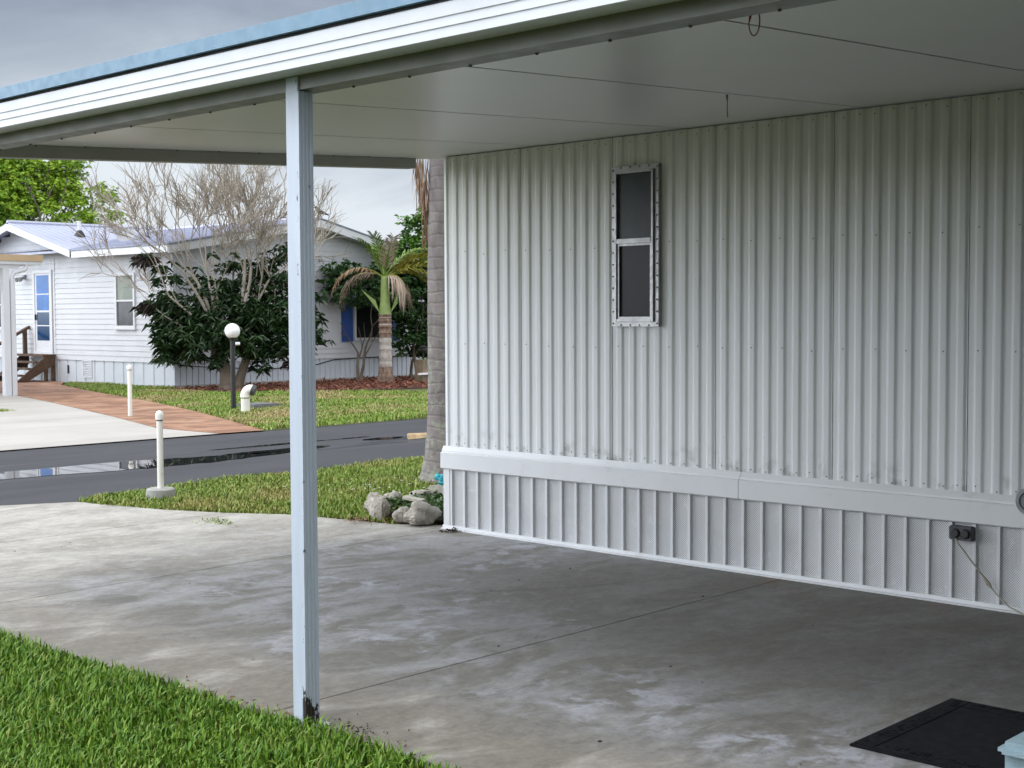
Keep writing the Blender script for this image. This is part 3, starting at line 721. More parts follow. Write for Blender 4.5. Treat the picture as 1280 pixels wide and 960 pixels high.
# ------------------------------------------------------------------ near palm
pal = thing('palm_tree', 'tall palm with thick grey ringed trunk behind the corner of the ribbed wall', 'palm tree', (9.0,9.3,0))
zz = [0,.1,.25,.5,.8,1.3,1.9,2.6,3.3,3.7]; rr_ = [.30,.265,.232,.205,.192,.186,.180,.174,.168,.16]
tp = [(9.0+.012*math.sin(z*2.1), 9.3+.015*math.sin(z*1.6), z-.02) for z in np.linspace(0,3.7,60)]
MB().tube(tp, [float(np.interp(z, zz, rr_))*(1+.005*math.sin(z*47)+random.uniform(-.006,.006)) for z in np.linspace(0,3.7,60)], 26).build('trunk', 'bark_palm', pal, smooth=True)
def frond(parent, base, az, el, L, droop, mat, leaf=.35, nl=34, lw=.02, hang=.5, stem='frond_green', name='frond', r0=.014, start=.18, fold=.3):
    d = Vector((math.cos(az)*math.cos(el), math.sin(az)*math.cos(el), math.sin(el)))
    p = Vector(base); pts = [p.copy()]; k = 14
    for i in range(k):
        d = (d+Vector((0,0,-droop/k*(.4+1.2*i/k)))).normalized(); p = p+d*(L/k); pts.append(p.copy())
    m = MB(); m.tube(pts, [r0*(1-.85*i/k) for i in range(k+1)], 5); m.cur = 1
    side0 = Vector((-math.sin(az), math.cos(az), 0))
    for i in range(nl):
        t = start+(1-start)*i/(nl-1); q = min(t*k, k-1e-3); a = int(q); P = pts[a].lerp(pts[a+1], q-a); tang = (pts[a+1]-pts[a]).normalized()
        for sgn in (-1,1):
            ll = leaf*(1-.55*abs(t-.45))*random.uniform(.75,1.1)
            dv = (side0*sgn*(1-fold*.6)+tang*.65+Vector((0,0,fold))+Vector([random.gauss(0,.10) for _ in range(3)])).normalized()
            mid = P+dv*ll*.5+Vector((0,0,-hang*ll*.18)); tip = P+dv*ll*.85+Vector((0,0,-hang*ll*.75))
            wv = tang*lw*.5
            m.add([P-wv*.6, P+wv*.6, mid+wv, tip, mid-wv], [(0,1,2,4),(4,2,3)])
    return m.build(name, [stem, mat], parent)
for i in range(9):
    frond(pal, (9.0,9.3,3.55), i*.698+.2, .42, (.85 if math.cos(i*.698+.2)*RG[0]+math.sin(i*.698+.2)*RG[1] < -.1 else 1.45), (.55 if math.cos(i*.698+.2)*RG[0]+math.sin(i*.698+.2)*RG[1] < -.1 else 1.3), 'frond_green', .45, 26, .03, .7)
# skirt of dead fronds hanging on the left of the trunk
dead = np.array([9.0,9.3,0]) - RG*.165
for (off, z0, ln, cnt) in ((-.02,3.1,.98,75),(.06,3.1,.62,50),(-.075,3.1,.55,60)):
    C = np.zeros((cnt,3)); D = np.zeros((cnt,3))
    c0 = dead - RG*(-off)
    C[:,:2] = c0[:2]+RNG.normal(size=(cnt,2))*.022; t = RNG.random(cnt); C[:,2] = z0-t*ln*.75
    C[:,:2] += (RNG.normal(size=(cnt,2))*.035)*(1-t)[:,None]
    D[:,:2] = RNG.normal(size=(cnt,2))*.09; D[:,2] = -1
    V, F = leaves(C, D, RNG.uniform(.2,.42,cnt)*(1-.3*t), RNG.uniform(.008,.022,cnt), .1)
    soup('dead_frond', V, F, 'frond_brown', pal)

# ------------------------------------------------------------------ road-side pieces
def bollard(loc, h, r, base, lab):
    o = thing('bollard', lab, 'bollard', loc, 'white marker posts by the driveways'); x, y, z = loc
    MB().lathe(loc, [(r*1.02,0),(r,h*.5),(r*.98,h-.075)], 14).build('pole', 'pvc', o, smooth=True)
    MB().lathe((x,y,z+h-.075), [(r*1.25,0),(r*1.3,.02),(r*1.28,.05),(r*.9,.07),(r*.3,.078)], 14).build('cap', 'pvc', o, smooth=True)
    MB().lathe((x,y,z+h-.085), [(r*1.05,0),(r*1.05,.010)], 14).build('collar', 'dgrey', o)
    if base: MB().lathe((x,y,z-.03), [(.122,0),(.125,.05),(.120,.112),(.108,.122)], 24).build('footing', 'concrete_base', o, smooth=True)
    return o
bollard((6.53,10.30,-.01), .755, .027, True, 'white marker post set in a round concrete footing')
bollard((11.63,19.17,0.), .80, .033, False, 'white marker post without footing at the edge of the brick path')
lp = thing('lamp_post', 'short black lamp post with a white globe in the far lawn', 'lamp post', (13.43,18.97,-.02))
MB().tube([(13.43,18.97,-.05),(13.43,18.97,1.20)], [.043,.040], 12).build('pole', 'black', lp, smooth=True)
MB().lathe((13.43,18.97,1.155), [(.045,0),(.060,.015),(.070,.035),(.070,.05)], 14).build('collar', 'black', lp, smooth=True)
gl = MB().lathe((13.43,18.97,1.308), [(.127*math.sin(a),-.127*math.cos(a)) for a in [.45+i*(math.pi-.46)/14 for i in range(15)]], 24); gl.build('globe', 'globe', lp, smooth=True)
MB().tube([(13.46,18.93,1.10),(13.51,18.88,1.10)], [.03,.026], 10).build('photocell', 'globe', lp, smooth=True)
pv = thing('vent_pipe', 'white gooseneck pipe with dark grey mouth beside the lamp post', 'pipe', (13.33,18.50,-.02))
rx = Vector((rgt.x,rgt.y,0)); b0 = Vector((13.33,18.50,-.03)); arc = [b0+Vector((0,0,.27))]
for i in range(9):
    a = i/8*2.0; arc.append(b0+Vector((0,0,.29+.085*math.sin(a)*1.25))+rx*(.085*(1-math.cos(a))))
MB().lathe(b0, [(.085,0),(.09,.02),(.074,.03),(.072,.25)], 18).build('riser', 'pvc', pv, smooth=True)
MB().tube(arc, [.083,.083]+[.080]*8, 16).build('elbow', 'pvc', pv, smooth=True)
d = (arc[-1]-arc[-2]).normalized(); MB().tube([arc[-1]-d*.02, arc[-1]+d*.045], [.086,.086], 16).build('grate', 'dgrey', pv)
ld = thing('utility_lid', 'flat grey utility lid in the grass behind the white pipe', 'lid', (14.25,19.4,-.01))
MB().box((13.95,19.1,-.02),(14.55,19.7,.045)).build('rim', 'lid', ld, bevel=.01); MB().box((14.0,19.15,.045),(14.5,19.65,.060)).build('cover', 'lid', ld, bevel=.006)
m = MB()
for i in range(7):
    a = random.uniform(-.12,.12); m.prism([(11.80+.02*i,12.93+.018*i,-.016),(12.35,12.93+.03*i+a*.2,-.016),(12.35,12.95+.03*i+a*.2,.02),(11.82+.02*i,12.965+.018*i,.03+.006*(i%3))], (0,.012,.006))
tag(m.build('fallen_frond', 'straw'), 'tan dry palm sheath lying in the wet road by the trunk', 'palm sheath')

# ------------------------------------------------------------------ house across the road
hx, hy = 16.88, 26.0; ex = 16.5
hs = thing('house', 'white lap sided house with lavender metal roof across the road', 'house', (17,27,0))
SKT = .53
# lap siding, each course proud at its foot
M['lap'] = paint('lap_siding', (.565,.58,.615), .45, .05, .8, (.6,.6,.6), .25)
M['house_skirt'] = paint('house_skirt', (.57,.61,.67), .5, .06, 1.2, (.45,.47,.48), .3)
def eave_z(x): return 3.06+(3.79-3.06)*(x-ex)/(20.63-ex) if x < 20.63 else 3.79+(2.87-3.79)*(x-20.63)/(24.55-20.63)
lw = MB(); gw = MB(); z = SKT; c = .122
while z < 3.8:
    z2 = z+c
    y0, y1 = hy, 36.0
    if z2 > 3.02:
        hwid = (3.85-z2)/.2566; y0, y1 = 32.7-hwid, 32.7+hwid
    if y1-y0 > .1:
        lw.prism([(hx+.02,y0,z),(hx-.014,y0,z),(hx-.002,y0,z2+.002),(hx+.02,y0,z2+.002)], (0,y1-y0,0))
    xa, xb = hx, 24.2
    if z2 > 2.75:
        xa = max(hx, ex+(z2-3.02)/(.73/4.13)) if z2 > 3.0 else hx; xb = min(24.2, 20.63+(3.75-z2)/(.92/3.92))
    if xb-xa > .1:
        gw.prism([(xa,hy+.02,z),(xa,hy-.014,z),(xa,hy-.002,z2+.002),(xa,hy+.02,z2+.002)], (xb-xa,0,0))
    z = z2
lw.build('long_wall', 'lap', hs); gw.build('gable_wall', 'lap', hs)
MB().box((hx+.03,hy+.03,0),(24.15,45,2.8)).build('house_core', 'house_trim', hs)
for A_, B_ in (((hx-.022,hy-.022,.46),(hx+.06,hy+.06,3.0)),((hx-.020,31.10,SKT),(hx+.01,31.17,2.99)),((24.14,hy-.022,.46),(24.22,hy+.05,2.8))): MB().box(A_,B_).build('corner_trim', 'house_trim', hs)
def skirt(a, bb, along, sp=.155):
    m = MB(); p = a; pts = []
    while p < bb: pts += [(p,0.),(p+sp*.80,0.),(p+sp*.84,.018),(p+sp*.96,.018)]; p += sp
    n = len(pts)
    if along == 'y': m.add([(hx+.008+d, q, z) for z in (-.03,SKT) for q, d in pts], [(i,i+1,n+i+1,n+i) for i in range(n-1)])
    else: m.add([(q, hy+.008+d, z) for z in (-.03,SKT) for q, d in pts], [(i,i+1,n+i+1,n+i) for i in range(n-1)])
    m.build('skirting', 'house_skirt', hs)
skirt(hy+.01, 36, 'y', .42); skirt(hx+.01, 24.1, 'x')
M['curb'] = paint('curb_pale', (.45,.43,.40), .9, .2, 5)
MB().box((hx+.03,hy-.02,-.03),(24.15,hy+.004,.05)).build('footing', 'curb', hs)
# vent louvre in the skirting, window, door
vm = MB(); ring(vm, hx-.012, hx+.02, 29.46, 29.86, .12, .53, .025)
for i in range(9): vm.prism([(hx-.010,29.485,.15+i*.041),(hx+.012,29.485,.165+i*.041),(hx+.012,29.485,.175+i*.041),(hx-.010,29.485,.160+i*.041)], (0,.35,0))
vm.build('skirting_vent', 'house_trim', hs); 
MB().box((hx-.02,30.52,.20),(hx+.02,30.56,.40)).build('hatch_handle', 'black', hs)
def hwin(y0, y1, z0, z1, up_mat, lo_mat, blind=False):
    m = MB(); ring(m, hx-.045, hx+.005, y0, y1, z0, z1, .06); w = m.build('window', 'house_trim', hs)
    zm = (z0+z1)/2; MB().box((hx-.04,y0+.06,zm-.02),(hx-.015,y1-.06,zm+.02)).build('meeting_rail', 'house_trim', w)
    MB().box((hx-.022,y0+.058,zm+.02),(hx-.016,y1-.058,z1-.058)).build('upper_pane', up_mat, w)
    MB().box((hx-.018,y0+.058,z0+.058),(hx-.0155,y1-.058,zm-.018)).build('lower_pane', lo_mat, w)
    MB().box((hx-.06,y0-.03,z0-.03),(hx-.01,y1+.03,z0-.002)).build('sill', 'house_trim', w)
hwin(27.50,28.32,1.29,2.54,'glass_green','glass_grey'); hwin(33.55,34.4,1.25,2.50,'glass_grey','glass_grey')
dm = MB(); ring(dm, hx-.05, hx+.01, 31.20, 32.12, .64, 2.70, .075); dm.box((hx-.03,31.275,.70),(hx-.012,32.045,2.625)); dr = dm.build('door', 'house_trim', hs)
for za, zb, mm in ((2.13,2.575,'glass_blue'),(1.72,2.10,'glass_blue'),(1.36,1.67,'glass_navy'),(.98,1.33,'glass_navy')):
    MB().box((hx-.034,31.36,za),(hx-.031,31.96,zb)).build('door_pane', mm, dr)
MB().box((hx-.07,31.985,1.48),(hx-.031,32.015,1.62)).build('door_handle', 'black', dr)
# gable end window and shutter
gm_ = MB(); gm_.box((21.95,hy-.05,.95),(22.01,hy,2.30)); gm_.box((23.0,hy-.05,.95),(23.06,hy,2.30)); gm_.box((22.01,hy-.05,.95),(23.0,hy,1.01)); gm_.box((22.01,hy-.05,2.24),(23.0,hy,2.30)); gwn = gm_.build('window', 'house_trim', hs)
MB().box((22.01,hy-.025,1.01),(23.0,hy-.019,2.24)).build('pane', 'glass_dark', gwn)
for xa in (21.57, 23.10):
    m = MB().box((xa,hy-.040,.92),(xa+.34,hy-.016,2.33))
    for i in range(22): m.box((xa+.04,hy-.046,.99+i*.058),(xa+.30,hy-.040,.99+i*.058+.03))
    m.build('shutter', 'shutter', hs)
# roofs
def roof_quad(name, P, mat='lav_roof', t=.05, ribs=None):
    m = MB().prism(P, (0,0,t))
    if ribs:
        for a, b_ in ribs: m.tube([Vector(a)+Vector((0,0,t+.006)), Vector(b_)+Vector((0,0,t+.006))], .014, 4)
    return m.build(name, mat, hs)
gy = 25.58
roof_quad('roof', [(ex,gy,3.06),(20.63,gy,3.79),(20.63,46,3.79),(ex,46,3.06)], ribs=[((ex,gy+.03+.23*i,3.06),(20.63,gy+.03+.23*i,3.79)) for i in range(88)])
roof_quad('roof', [(20.63,gy,3.79),(24.55,gy,2.87),(24.55,46,2.87),(20.63,46,3.79)])
ra = lambda s: [(ex,32.7,3.84),(20.9,32.7,3.84),(ex,32.7+s*3.04,3.06)]
roof_quad('cross_gable_roof', ra(-1), ribs=[((ex+.2*i+.02, 32.7, 3.84),(ex+.2*i+.02, 32.7-3.04*(1-i/22), 3.84-.78*(1-i/22))) for i in range(22)])
roof_quad('cross_gable_roof', ra(1))
rc = MB(); rc.tube([(ex,32.7,3.90),(20.9,32.7,3.90)], .06, 6); rc.tube([(20.63,gy,3.845),(20.63,46,3.845)], .06, 6); rc.tube([(ex,29.66,3.115),(20.9,32.7,3.895)], .03, 5); rc.build('ridge_cap', 'lav_roof', hs)
fa = MB()
fa.box((ex-.02,gy,2.925),(ex+.01,29.66,3.075))
for s in (-1,1): fa.prism([(ex-.02,32.7,3.70),(ex-.02,32.7,3.86),(ex-.02,32.7+s*3.10,3.07),(ex-.02,32.7+s*3.10,2.92)], (.03,0,0))
fa.prism([(ex,gy-.02,2.90),(ex,gy-.02,3.07),(20.63,gy-.02,3.80),(24.58,gy-.02,2.87),(24.58,gy-.02,2.70),(20.63,gy-.02,3.62)], (0,.03,0))
fa.build('fascia', 'house_fascia', hs)
sf = MB(); sf.prism([(ex+.01,gy+.01,2.93),(hx+.03,gy+.01,3.0),(hx+.03,29.7,3.0),(ex+.01,29.7,2.93)], (0,0,.012))
sf.prism([(ex+.01,gy+.01,2.955),(20.63,gy+.01,3.665),(20.63,hy+.05,3.665),(ex+.01,hy+.05,2.955)], (0,0,.012)); sf.prism([(20.63,gy+.01,3.665),(24.55,gy+.01,2.745),(24.55,hy+.05,2.745),(20.63,hy+.05,3.665)], (0,0,.012)); sf.build('soffit', 'house_fascia', hs)
dk = MB(); dk.box((ex-.03,gy,3.076),(ex+.02,29.66,3.105))
dk.prism([(ex,gy-.035,3.075),(20.63,gy-.035,3.805),(24.58,gy-.035,2.875),(24.58,gy-.035,2.905),(20.63,gy-.035,3.84),(ex,gy-.035,3.11)], (0,.04,0)); M['drip'] = paint('drip_edge', (.20,.22,.28), .5, .2, 3); dk.build('drip_edge', 'drip', hs)
# cable clipped along the skirting
cb = MB().tube([(hx-.03,26.0,.50),(17.4,25.93,.45),(18.2,25.9,.40),(19.2,25.93,.33),(20.2,25.96,.36),(20.8,25.95,.40),(21.3,25.96,.50),(22.3,25.96,.525),(23.9,25.96,.535)], .013, 5)
cb.tube([(22.3,25.955,.53),(22.3,25.955,.80)], .013, 5); cb.build('cable', 'cable', hs)
# roof vent, flood lamp
vp = MB().tube([(18.5,33.5-1.0,0),(18.5,32.5,0)], .01, 4) if False else None
vz = 3.84-.2566*abs(31.3-32.7)
v_ = MB().lathe((17.7,31.35,3.53), [(.15,-.02),(.12,.06),(.055,.16)], 14).build('vent_boot', 'black', hs, smooth=True)
MB().lathe((17.7,31.35,3.68), [(.045,0),(.045,.24)], 10).build('vent_pipe', 'house_trim', v_, smooth=True)
fl_ = MB().box((hx-.06,32.50,2.50),(hx-.01,32.60,2.60)).build('flood_lamp', 'grey', hs)
for yy in (32.47,32.63): MB().tube([(hx-.06,32.55,2.54),(hx-.15,yy,2.50),(hx-.22,yy,2.47)], [.02,.045,.06], 8).build('lamp_head', 'grey', fl_)

# satellite dish, bird
ds = thing('satellite_dish', 'small grey satellite dish on the lavender roof', 'satellite dish', (18.0,29.9,3.36))
dc = Vector((18.0,29.75,3.52)); dmesh = MB(); nrm = Vector((-.55,-.65,.45)).normalized(); a1 = nrm.orthogonal().normalized(); a2 = nrm.cross(a1)
vs = [dc-nrm*.05]; fs = []
for k in (1,2,3):
    for j in range(18): a = 2*math.pi*j/18; vs.append(dc-nrm*(.05*(1-(k/3)**2))+(a1*math.cos(a)+a2*math.sin(a))*.21*k/3)
fs += [(0,1+j,1+(j+1)%18) for j in range(18)]
for k in (0,1): fs += [(1+k*18+j,1+(k+1)*18+j,1+(k+1)*18+(j+1)%18,1+k*18+(j+1)%18) for j in range(18)]
dmesh.add(vs, fs); M['dish'] = paint('dish_grey', (.36,.37,.40), .45, .1, 4); dmesh.build('dish', 'dish', ds, smooth=True)
MB().tube([(18.0,29.95,3.33),(18.0,29.9,3.45),dc-nrm*.04], .02, 6).build('mast', 'grey', ds); MB().tube([dc-a2*.22, dc+nrm*.30], .012, 5).build('feed_arm', 'grey', ds)
bird = thing('bird', 'small dark bird perched on the ridge of the white house', 'bird', (20.68,25.6,3.90))
bp = Vector((20.66,25.62,3.905)); L_ = -rx
MB().tube([bp+L_*-.20+Vector((0,0,.0)), bp+L_*-.10+Vector((0,0,.045)), bp+Vector((0,0,.075)), bp+L_*.05+Vector((0,0,.115)), bp+L_*.075+Vector((0,0,.165)), bp+L_*.10+Vector((0,0,.185)), bp+L_*.15+Vector((0,0,.178))], [.012,.03,.055,.055,.034,.036,.006], 10).build('body', 'bird', bird, smooth=True)
for s in (-.02,.02): MB().tube([bp+FW.__class__ and Vector((s,s,.04)), Vector((bp.x+s,bp.y+s,bp.z-.03))], .006, 4).build('leg', 'bird', bird) if False else MB().tube([bp+Vector((s,s*.5,.05)), bp+Vector((s,s*.5,-.03))], .006, 4).build('leg', 'bird', bird)

# wooden steps at the door
ws = thing('wooden_steps', 'dark brown wooden steps with handrail below the blue glass door', 'steps', (16.3,31.6,0))
MB().box((16.50,31.05,.60),(16.84,32.35,.650)).build('landing', 'wood', ws)
for i in range(3):
    xa = 16.30-.20*i; MB().box((xa,31.10,.445-.155*i),(xa+.24,32.30,.485-.155*i)).build('tread', 'wood', ws)
for yy in (31.05, 32.30):
    MB().prism([(16.80,yy,.598),(16.56,yy,.598),(15.80,yy,.0),(16.08,yy,.0),(16.80,yy,.40)], (0,.045,0)).build('stringer', 'wood', ws)
for xx in (16.56, 16.75): MB().box((xx,31.07,0),(xx+.08,31.14,.598)).build('leg', 'wood', ws)
MB().box((16.70,32.36,.30),(16.79,32.44,1.26)).build('rail_post', 'wood', ws); MB().box((15.95,32.36,-.02),(16.04,32.44,.78)).build('rail_post', 'wood', ws)
MB().prism([(16.86,32.35,1.27),(16.86,32.35,1.34),(15.90,32.35,.84),(15.90,32.35,.77)], (0,.10,0)).build('handrail', 'wood', ws)

# neighbour's carport
nc = thing('neighbour_carport', 'small carport roof with tan edge on a white post at the left', 'carport', (13.1,26.2,0))
MB().box((8.5,26.05,2.60),(13.86,33,2.665)).build('roof_underside', 'gutter', nc); MB().box((8.48,26.03,2.667),(13.88,33,2.795)).build('roof_edge', 'tan', nc)
MB().box((8.5,26.10,2.52),(13.4,26.22,2.60)).build('beam', 'gutter', nc)
MB().box((13.06,26.10,-.01),(13.19,26.23,2.52)).build('post', 'gutter', nc)
MB().box((13.21,26.08,-.01),(13.30,26.16,2.30)).build('downspout', 'gutter', nc)
MB().tube([(13.255,26.12,2.25),(13.255,26.12,2.36),(13.29,26.11,2.43),(13.40,26.10,2.47),(13.50,26.10,2.49),(13.55,26.10,2.55),(13.55,26.10,2.62)], .045, 8).build('downspout_elbow', 'gutter', nc, smooth=True)
MB().box((8.6,32.8,-.01),(8.72,32.92,2.6)).build('post', 'gutter', nc); MB().box((8.6,26.10,-.01),(8.72,26.22,2.52)).build('post', 'gutter', nc)

# mulch bed
ml = MB().sheet([(16.3,25.9),(16.3,24.8),(16.9,23.6),(17.6,23.1),(18.2,22.6),(19.2,22.0),(20.6,21.7),(24.5,21.6),(24.5,25.99),(16.86,25.99)], -.008); structure(ml.build('mulch_bed', 'mulch'))
n = 5200; C = np.stack([RNG.uniform(16.4,24.4,n), RNG.uniform(21.7,25.9,n), RNG.uniform(-.005,.03,n)], 1)
C = C[inpoly(C, [(16.4,25.8),(16.4,24.8),(17.0,23.7),(18.2,22.7),(19.2,22.1),(20.6,21.8),(24.4,21.7),(24.4,25.9)])]; n = len(C); D = RNG.normal(size=(n,3)); D[:,2] = np.abs(D[:,2])*.25
V, F = leaves(C, D, RNG.uniform(.05,.14,n), RNG.uniform(.02,.05,n), .05); M['chips'] = m_leaf('chips', (.16,.05,.03), (.30,.14,.09), (.08,.035,.025), .9)
stuff(tag(soup('mulch_chips', V, F, 'chips'), 'reddish bark mulch along the skirting of the white house', 'mulch'))
gp_ = thing('garden_post', 'weathered wooden garden post with white ledge at the right end of the mulch', 'post', (22.2,23.9,0))
c0 = Vector((22.12,23.75,0)); MB().box((c0.x-.13,c0.y-.13,-.02),(c0.x+.13,c0.y+.13,.52)).build('stump', 'wood_grey', gp_, bevel=.03)
MB().box((c0.x-.26,c0.y-.2,.17),(c0.x+.26,c0.y-.14,.215)).build('ledge', 'globe', gp_)
MB().tube([(c0.x+.05,c0.y,.5),(c0.x+.05,c0.y,.70)], .02, 6).build('lantern_stem', 'black', gp_); MB().lathe((c0.x+.05,c0.y,.68), [(.05,0),(.09,.05),(.09,.12),(.12,.13),(.03,.17)], 8).build('lantern', 'black', gp_)

# ------------------------------------------------------------------ trees
def at(C0, px, py, ppm, depth=0.):
    """offset in metres from a thing's axis, across (u) and up (z)"""
    u = px/ppm; return np.array(C0)+RG*u+FW*depth+np.array([0,0,py])
class Tree:
    def __init__(s): s.m = MB(); s.tips = []
    def grow(s, p, d, r, L, depth, spread=.5, upb=.25, ratio=.72, kids=(2,3), minr=.006, n=6):
        k = 4; pts = [p.copy()]; rs = [r]
        for i in range(k):
            d = (d+Vector((random.gauss(0,.10),random.gauss(0,.10),random.gauss(0,.08)+upb*.12))).normalized(); p = p+d*(L/k); pts.append(p.copy()); rs.append(max(minr, r*(1-.35*(i+1)/k)))
        s.m.tube(pts, rs, max(3, n), cap=False)
        if depth == 0: s.tips.append((p.copy(), d.copy())); return
        for j in range(random.randint(*kids)):
            ax = d.orthogonal().normalized(); ax.rotate(Matrix.Rotation(random.uniform(0,6.283), 3, d))
            nd = (d+ax*spread*random.uniform(.6,1.3)+Vector((0,0,upb*.5))).normalized()
            q = random.choice(pts[2:]) if j else p
            s.grow(q, nd, rs[-1]*random.uniform(.62,.85), L*ratio*random.uniform(.75,1.2), depth-1, spread, upb, ratio, kids, minr, n-1)
random.seed(21)
tb0 = (17.25,24.4,0)
bt = thing('bare_topped_tree', 'bare grey twiggy tree with dark leaves low down beside the lamp post', 'tree', tb0)
T = Tree(); base = Vector(tb0); RX = Vector(RG); FX = Vector(FW)
def P(u, z, dpt=0): return base+RX*u+FX*dpt+Vector((0,0,z))
T.m.tube([P(-.10,-.08), P(-.10,.12), P(-.13,.40), P(-.30,.80), P(-.42,1.2), P(-.48,1.7)], [.26,.17,.135,.125,.115,.09], 12)
T.m.tube([P(.10,-.08,.05), P(.12,.1), P(.22,.4), P(.36,.8), P(.38,1.3), P(.36,1.8)], [.19,.12,.095,.085,.075,.06], 10)
T.m.build('trunk', 'bark_brown', bt, smooth=True)
T2 = Tree()
stems = [(-.40,1.6,-.40,.9,.055),(-.35,1.5,-.15,1.,.06),(-.3,1.4,.05,1.,.05),(-.45,1.3,-.75,.75,.045),(.30,1.7,.10,1.,.075),(.30,1.6,.32,1.,.06),(.32,1.5,.65,.85,.05),(.1,1.3,.0,1.,.045),(.3,1.2,.85,.6,.035),(-.4,1.1,-.95,.5,.035),(-.1,1.5,-.30,1,.045),(.25,1.4,.5,.9,.05)]
for u, z, du, dz, r in stems:
    dep = random.uniform(-.35,.35); d = (RX*du+FX*dep+Vector((0,0,dz))).normalized()
    T2.grow(P(u,z,dep*.3-.35), d, r*.66, 1.0, 5, .50, .24, .77, (2,2) if r < .05 else (2,3), .0085, 7)
for p, d in list(T2.tips):
    for k in range(3):
        dd = (d+Vector((random.gauss(0,.42),random.gauss(0,.42),random.gauss(.1,.3)))).normalized(); q = p-d*random.uniform(0,.25); e = q+dd*random.uniform(.22,.5)
        T2.m.tube([q, q.lerp(e,.5)+Vector((random.gauss(0,.02),random.gauss(0,.02),0)), e], [.0055,.005,.0035], 3, cap=False)
T2.m.build('bare_branches', 'bark_grey', bt)
def rosettes(cs, per, L, W, droop):
    C = np.repeat(cs, per, 0); a = RNG.random(len(C))*6.283; e = RNG.normal(.05,.35,len(C))
    D = np.stack([np.cos(a)*np.cos(e), np.sin(a)*np.cos(e), np.sin(e)], 1); C = C+RNG.normal(size=C.shape)*.02
    return leaves(C, D, L*RNG.uniform(.7,1.2,len(C)), W*RNG.uniform(.7,1.2,len(C)), droop)
def clumps(lst, ppm, C0, px0, py0, z0, per_clump, clump_r, dens):
    out = []
    for (x, y, rx_, ry_) in lst:
        a, b_ = rx_/ppm, ry_/ppm; n = max(2, int(dens*a*b_*max(a,b_)/(clump_r**3)))
        q = RNG.normal(size=(n,3)); q /= np.linalg.norm(q, axis=1, keepdims=True); q *= (RNG.random((n,1))**.25)
        for k in q:
            u = (x-px0)/ppm+k[0]*a; zz = z0+(py0-y)/ppm-k[1]*b_; dd = k[2]*max(a,b_)*.85
            m = RNG.normal(size=(per_clump,3))*clump_r*.5*RNG.uniform(.7,1.25); m[:,2] *= .75
            out.append(np.array(C0)+RG*u+FW*dd+np.array([0,0,zz])+m)
    return np.concatenate(out)
def blobs(lst, ppm, dens, C0, px0, py0, z0):
    """lst: (across px, down px, rx, ry); cluster centres on and inside each ellipsoid"""
    out = []
    for (x, y, rx_, ry_) in lst:
        n = int(dens*(rx_*ry_*max(rx_,ry_))**(2/3)/100)+3
        q = RNG.normal(size=(n,3)); q /= np.linalg.norm(q, axis=1, keepdims=True); q *= (RNG.random((n,1))**.33)
        u = (x-px0+q[:,0]*rx_)/ppm; zz = z0+(py0-(y+q[:,1]*ry_))/ppm; dd = q[:,2]*max(rx_*.8,ry_*.8)/ppm
        out.append(np.array(C0)+u[:,None]*RG+dd[:,None]*FW+zz[:,None]*np.array([0,0,1.]))
    return np.concatenate(out)
PPM = 58.5
fol = [(250,415,50,26),(325,420,48,26),(285,405,56,26),(365,400,34,28),(222,376,26,22),(212,345,24,11),(190,326,14,8),(372,356,26,26),(330,385,44,22),(245,398,42,20),(196,385,18,9),(398,374,10,5),(222,438,30,11),(352,440,24,12),(322,452,22,9),(300,432,30,14),(255,352,26,12),(350,318,26,12),(260,440,26,12),(205,410,22,14),(310,345,34,18),(290,375,40,20),(385,420,14,22),(215,425,26,18)]
cs = clumps(fol, PPM, tb0, 290, 396, 1.55, 6, .22, 1.15)
V, F = rosettes(cs, 8, .19, .048, .45); soup('leaves', V, F, 'leaf_dark', bt)
cs = blobs([(190,385,14,7),(186,326,11,5),(366,455,14,7)], PPM, 18, tb0, 290, 396, 1.55)
V, F = rosettes(cs, 7, .20, .05, .5); soup('purple_leaves', V, F, 'leaf_purple', bt)

# young palm
yp0 = (21.35,24.15,0); yp = thing('young_palm', 'young palm with green crownshaft and half dry fronds before the gable wall', 'palm tree', yp0)
YB = Vector(yp0)
MB().tube([YB+Vector((0,0,z)) for z in np.linspace(.25,1.62,26)], [.155+.012*math.sin(z*34)-.012*z for z in np.linspace(.25,1.62,26)], 14).build('trunk', 'bark_palm_young', yp, smooth=True)
MB().tube([YB+Vector((0,0,-.05)),YB+Vector((0,0,.05)),YB+Vector((0,0,.2)),YB+Vector((0,0,.36))], [.26,.21,.175,.152], 14).build('root_boss', 'bark_boot', yp, smooth=True)
MB().tube([YB+Vector((0,0,z)) for z in np.linspace(1.05,1.58,12)], [.150+.012*math.sin(z*45) for z in np.linspace(1.05,1.58,12)], 14).build('old_boots', 'bark_boot', yp, smooth=True)
MB().tube([YB+Vector((0,0,1.58)),YB+Vector((0,0,1.66)),YB+Vector((0,0,1.9)),YB+Vector((0,0,2.2)),YB+Vector((0,0,2.46))], [.15,.135,.115,.10,.085], 14).build('crownshaft', 'crownshaft', yp, smooth=True)
for s in (-1,1):
    a = YB+Vector((0,0,1.60))+RX*s*.12; MB().prism([a, a+RX*s*.16+Vector((0,0,.22)), a+RX*s*(.42 if s<0 else .20)+Vector((0,0,.55)), a+RX*s*.10+Vector((0,0,.30))], tuple(FX*.03)).build('sheath', 'crownshaft', yp)
AR = math.atan2(RG[1], RG[0]); AL = AR+math.pi; AF = math.atan2(FW[1], FW[0]); AB = AF+math.pi
top = YB+Vector((0,0,2.42))
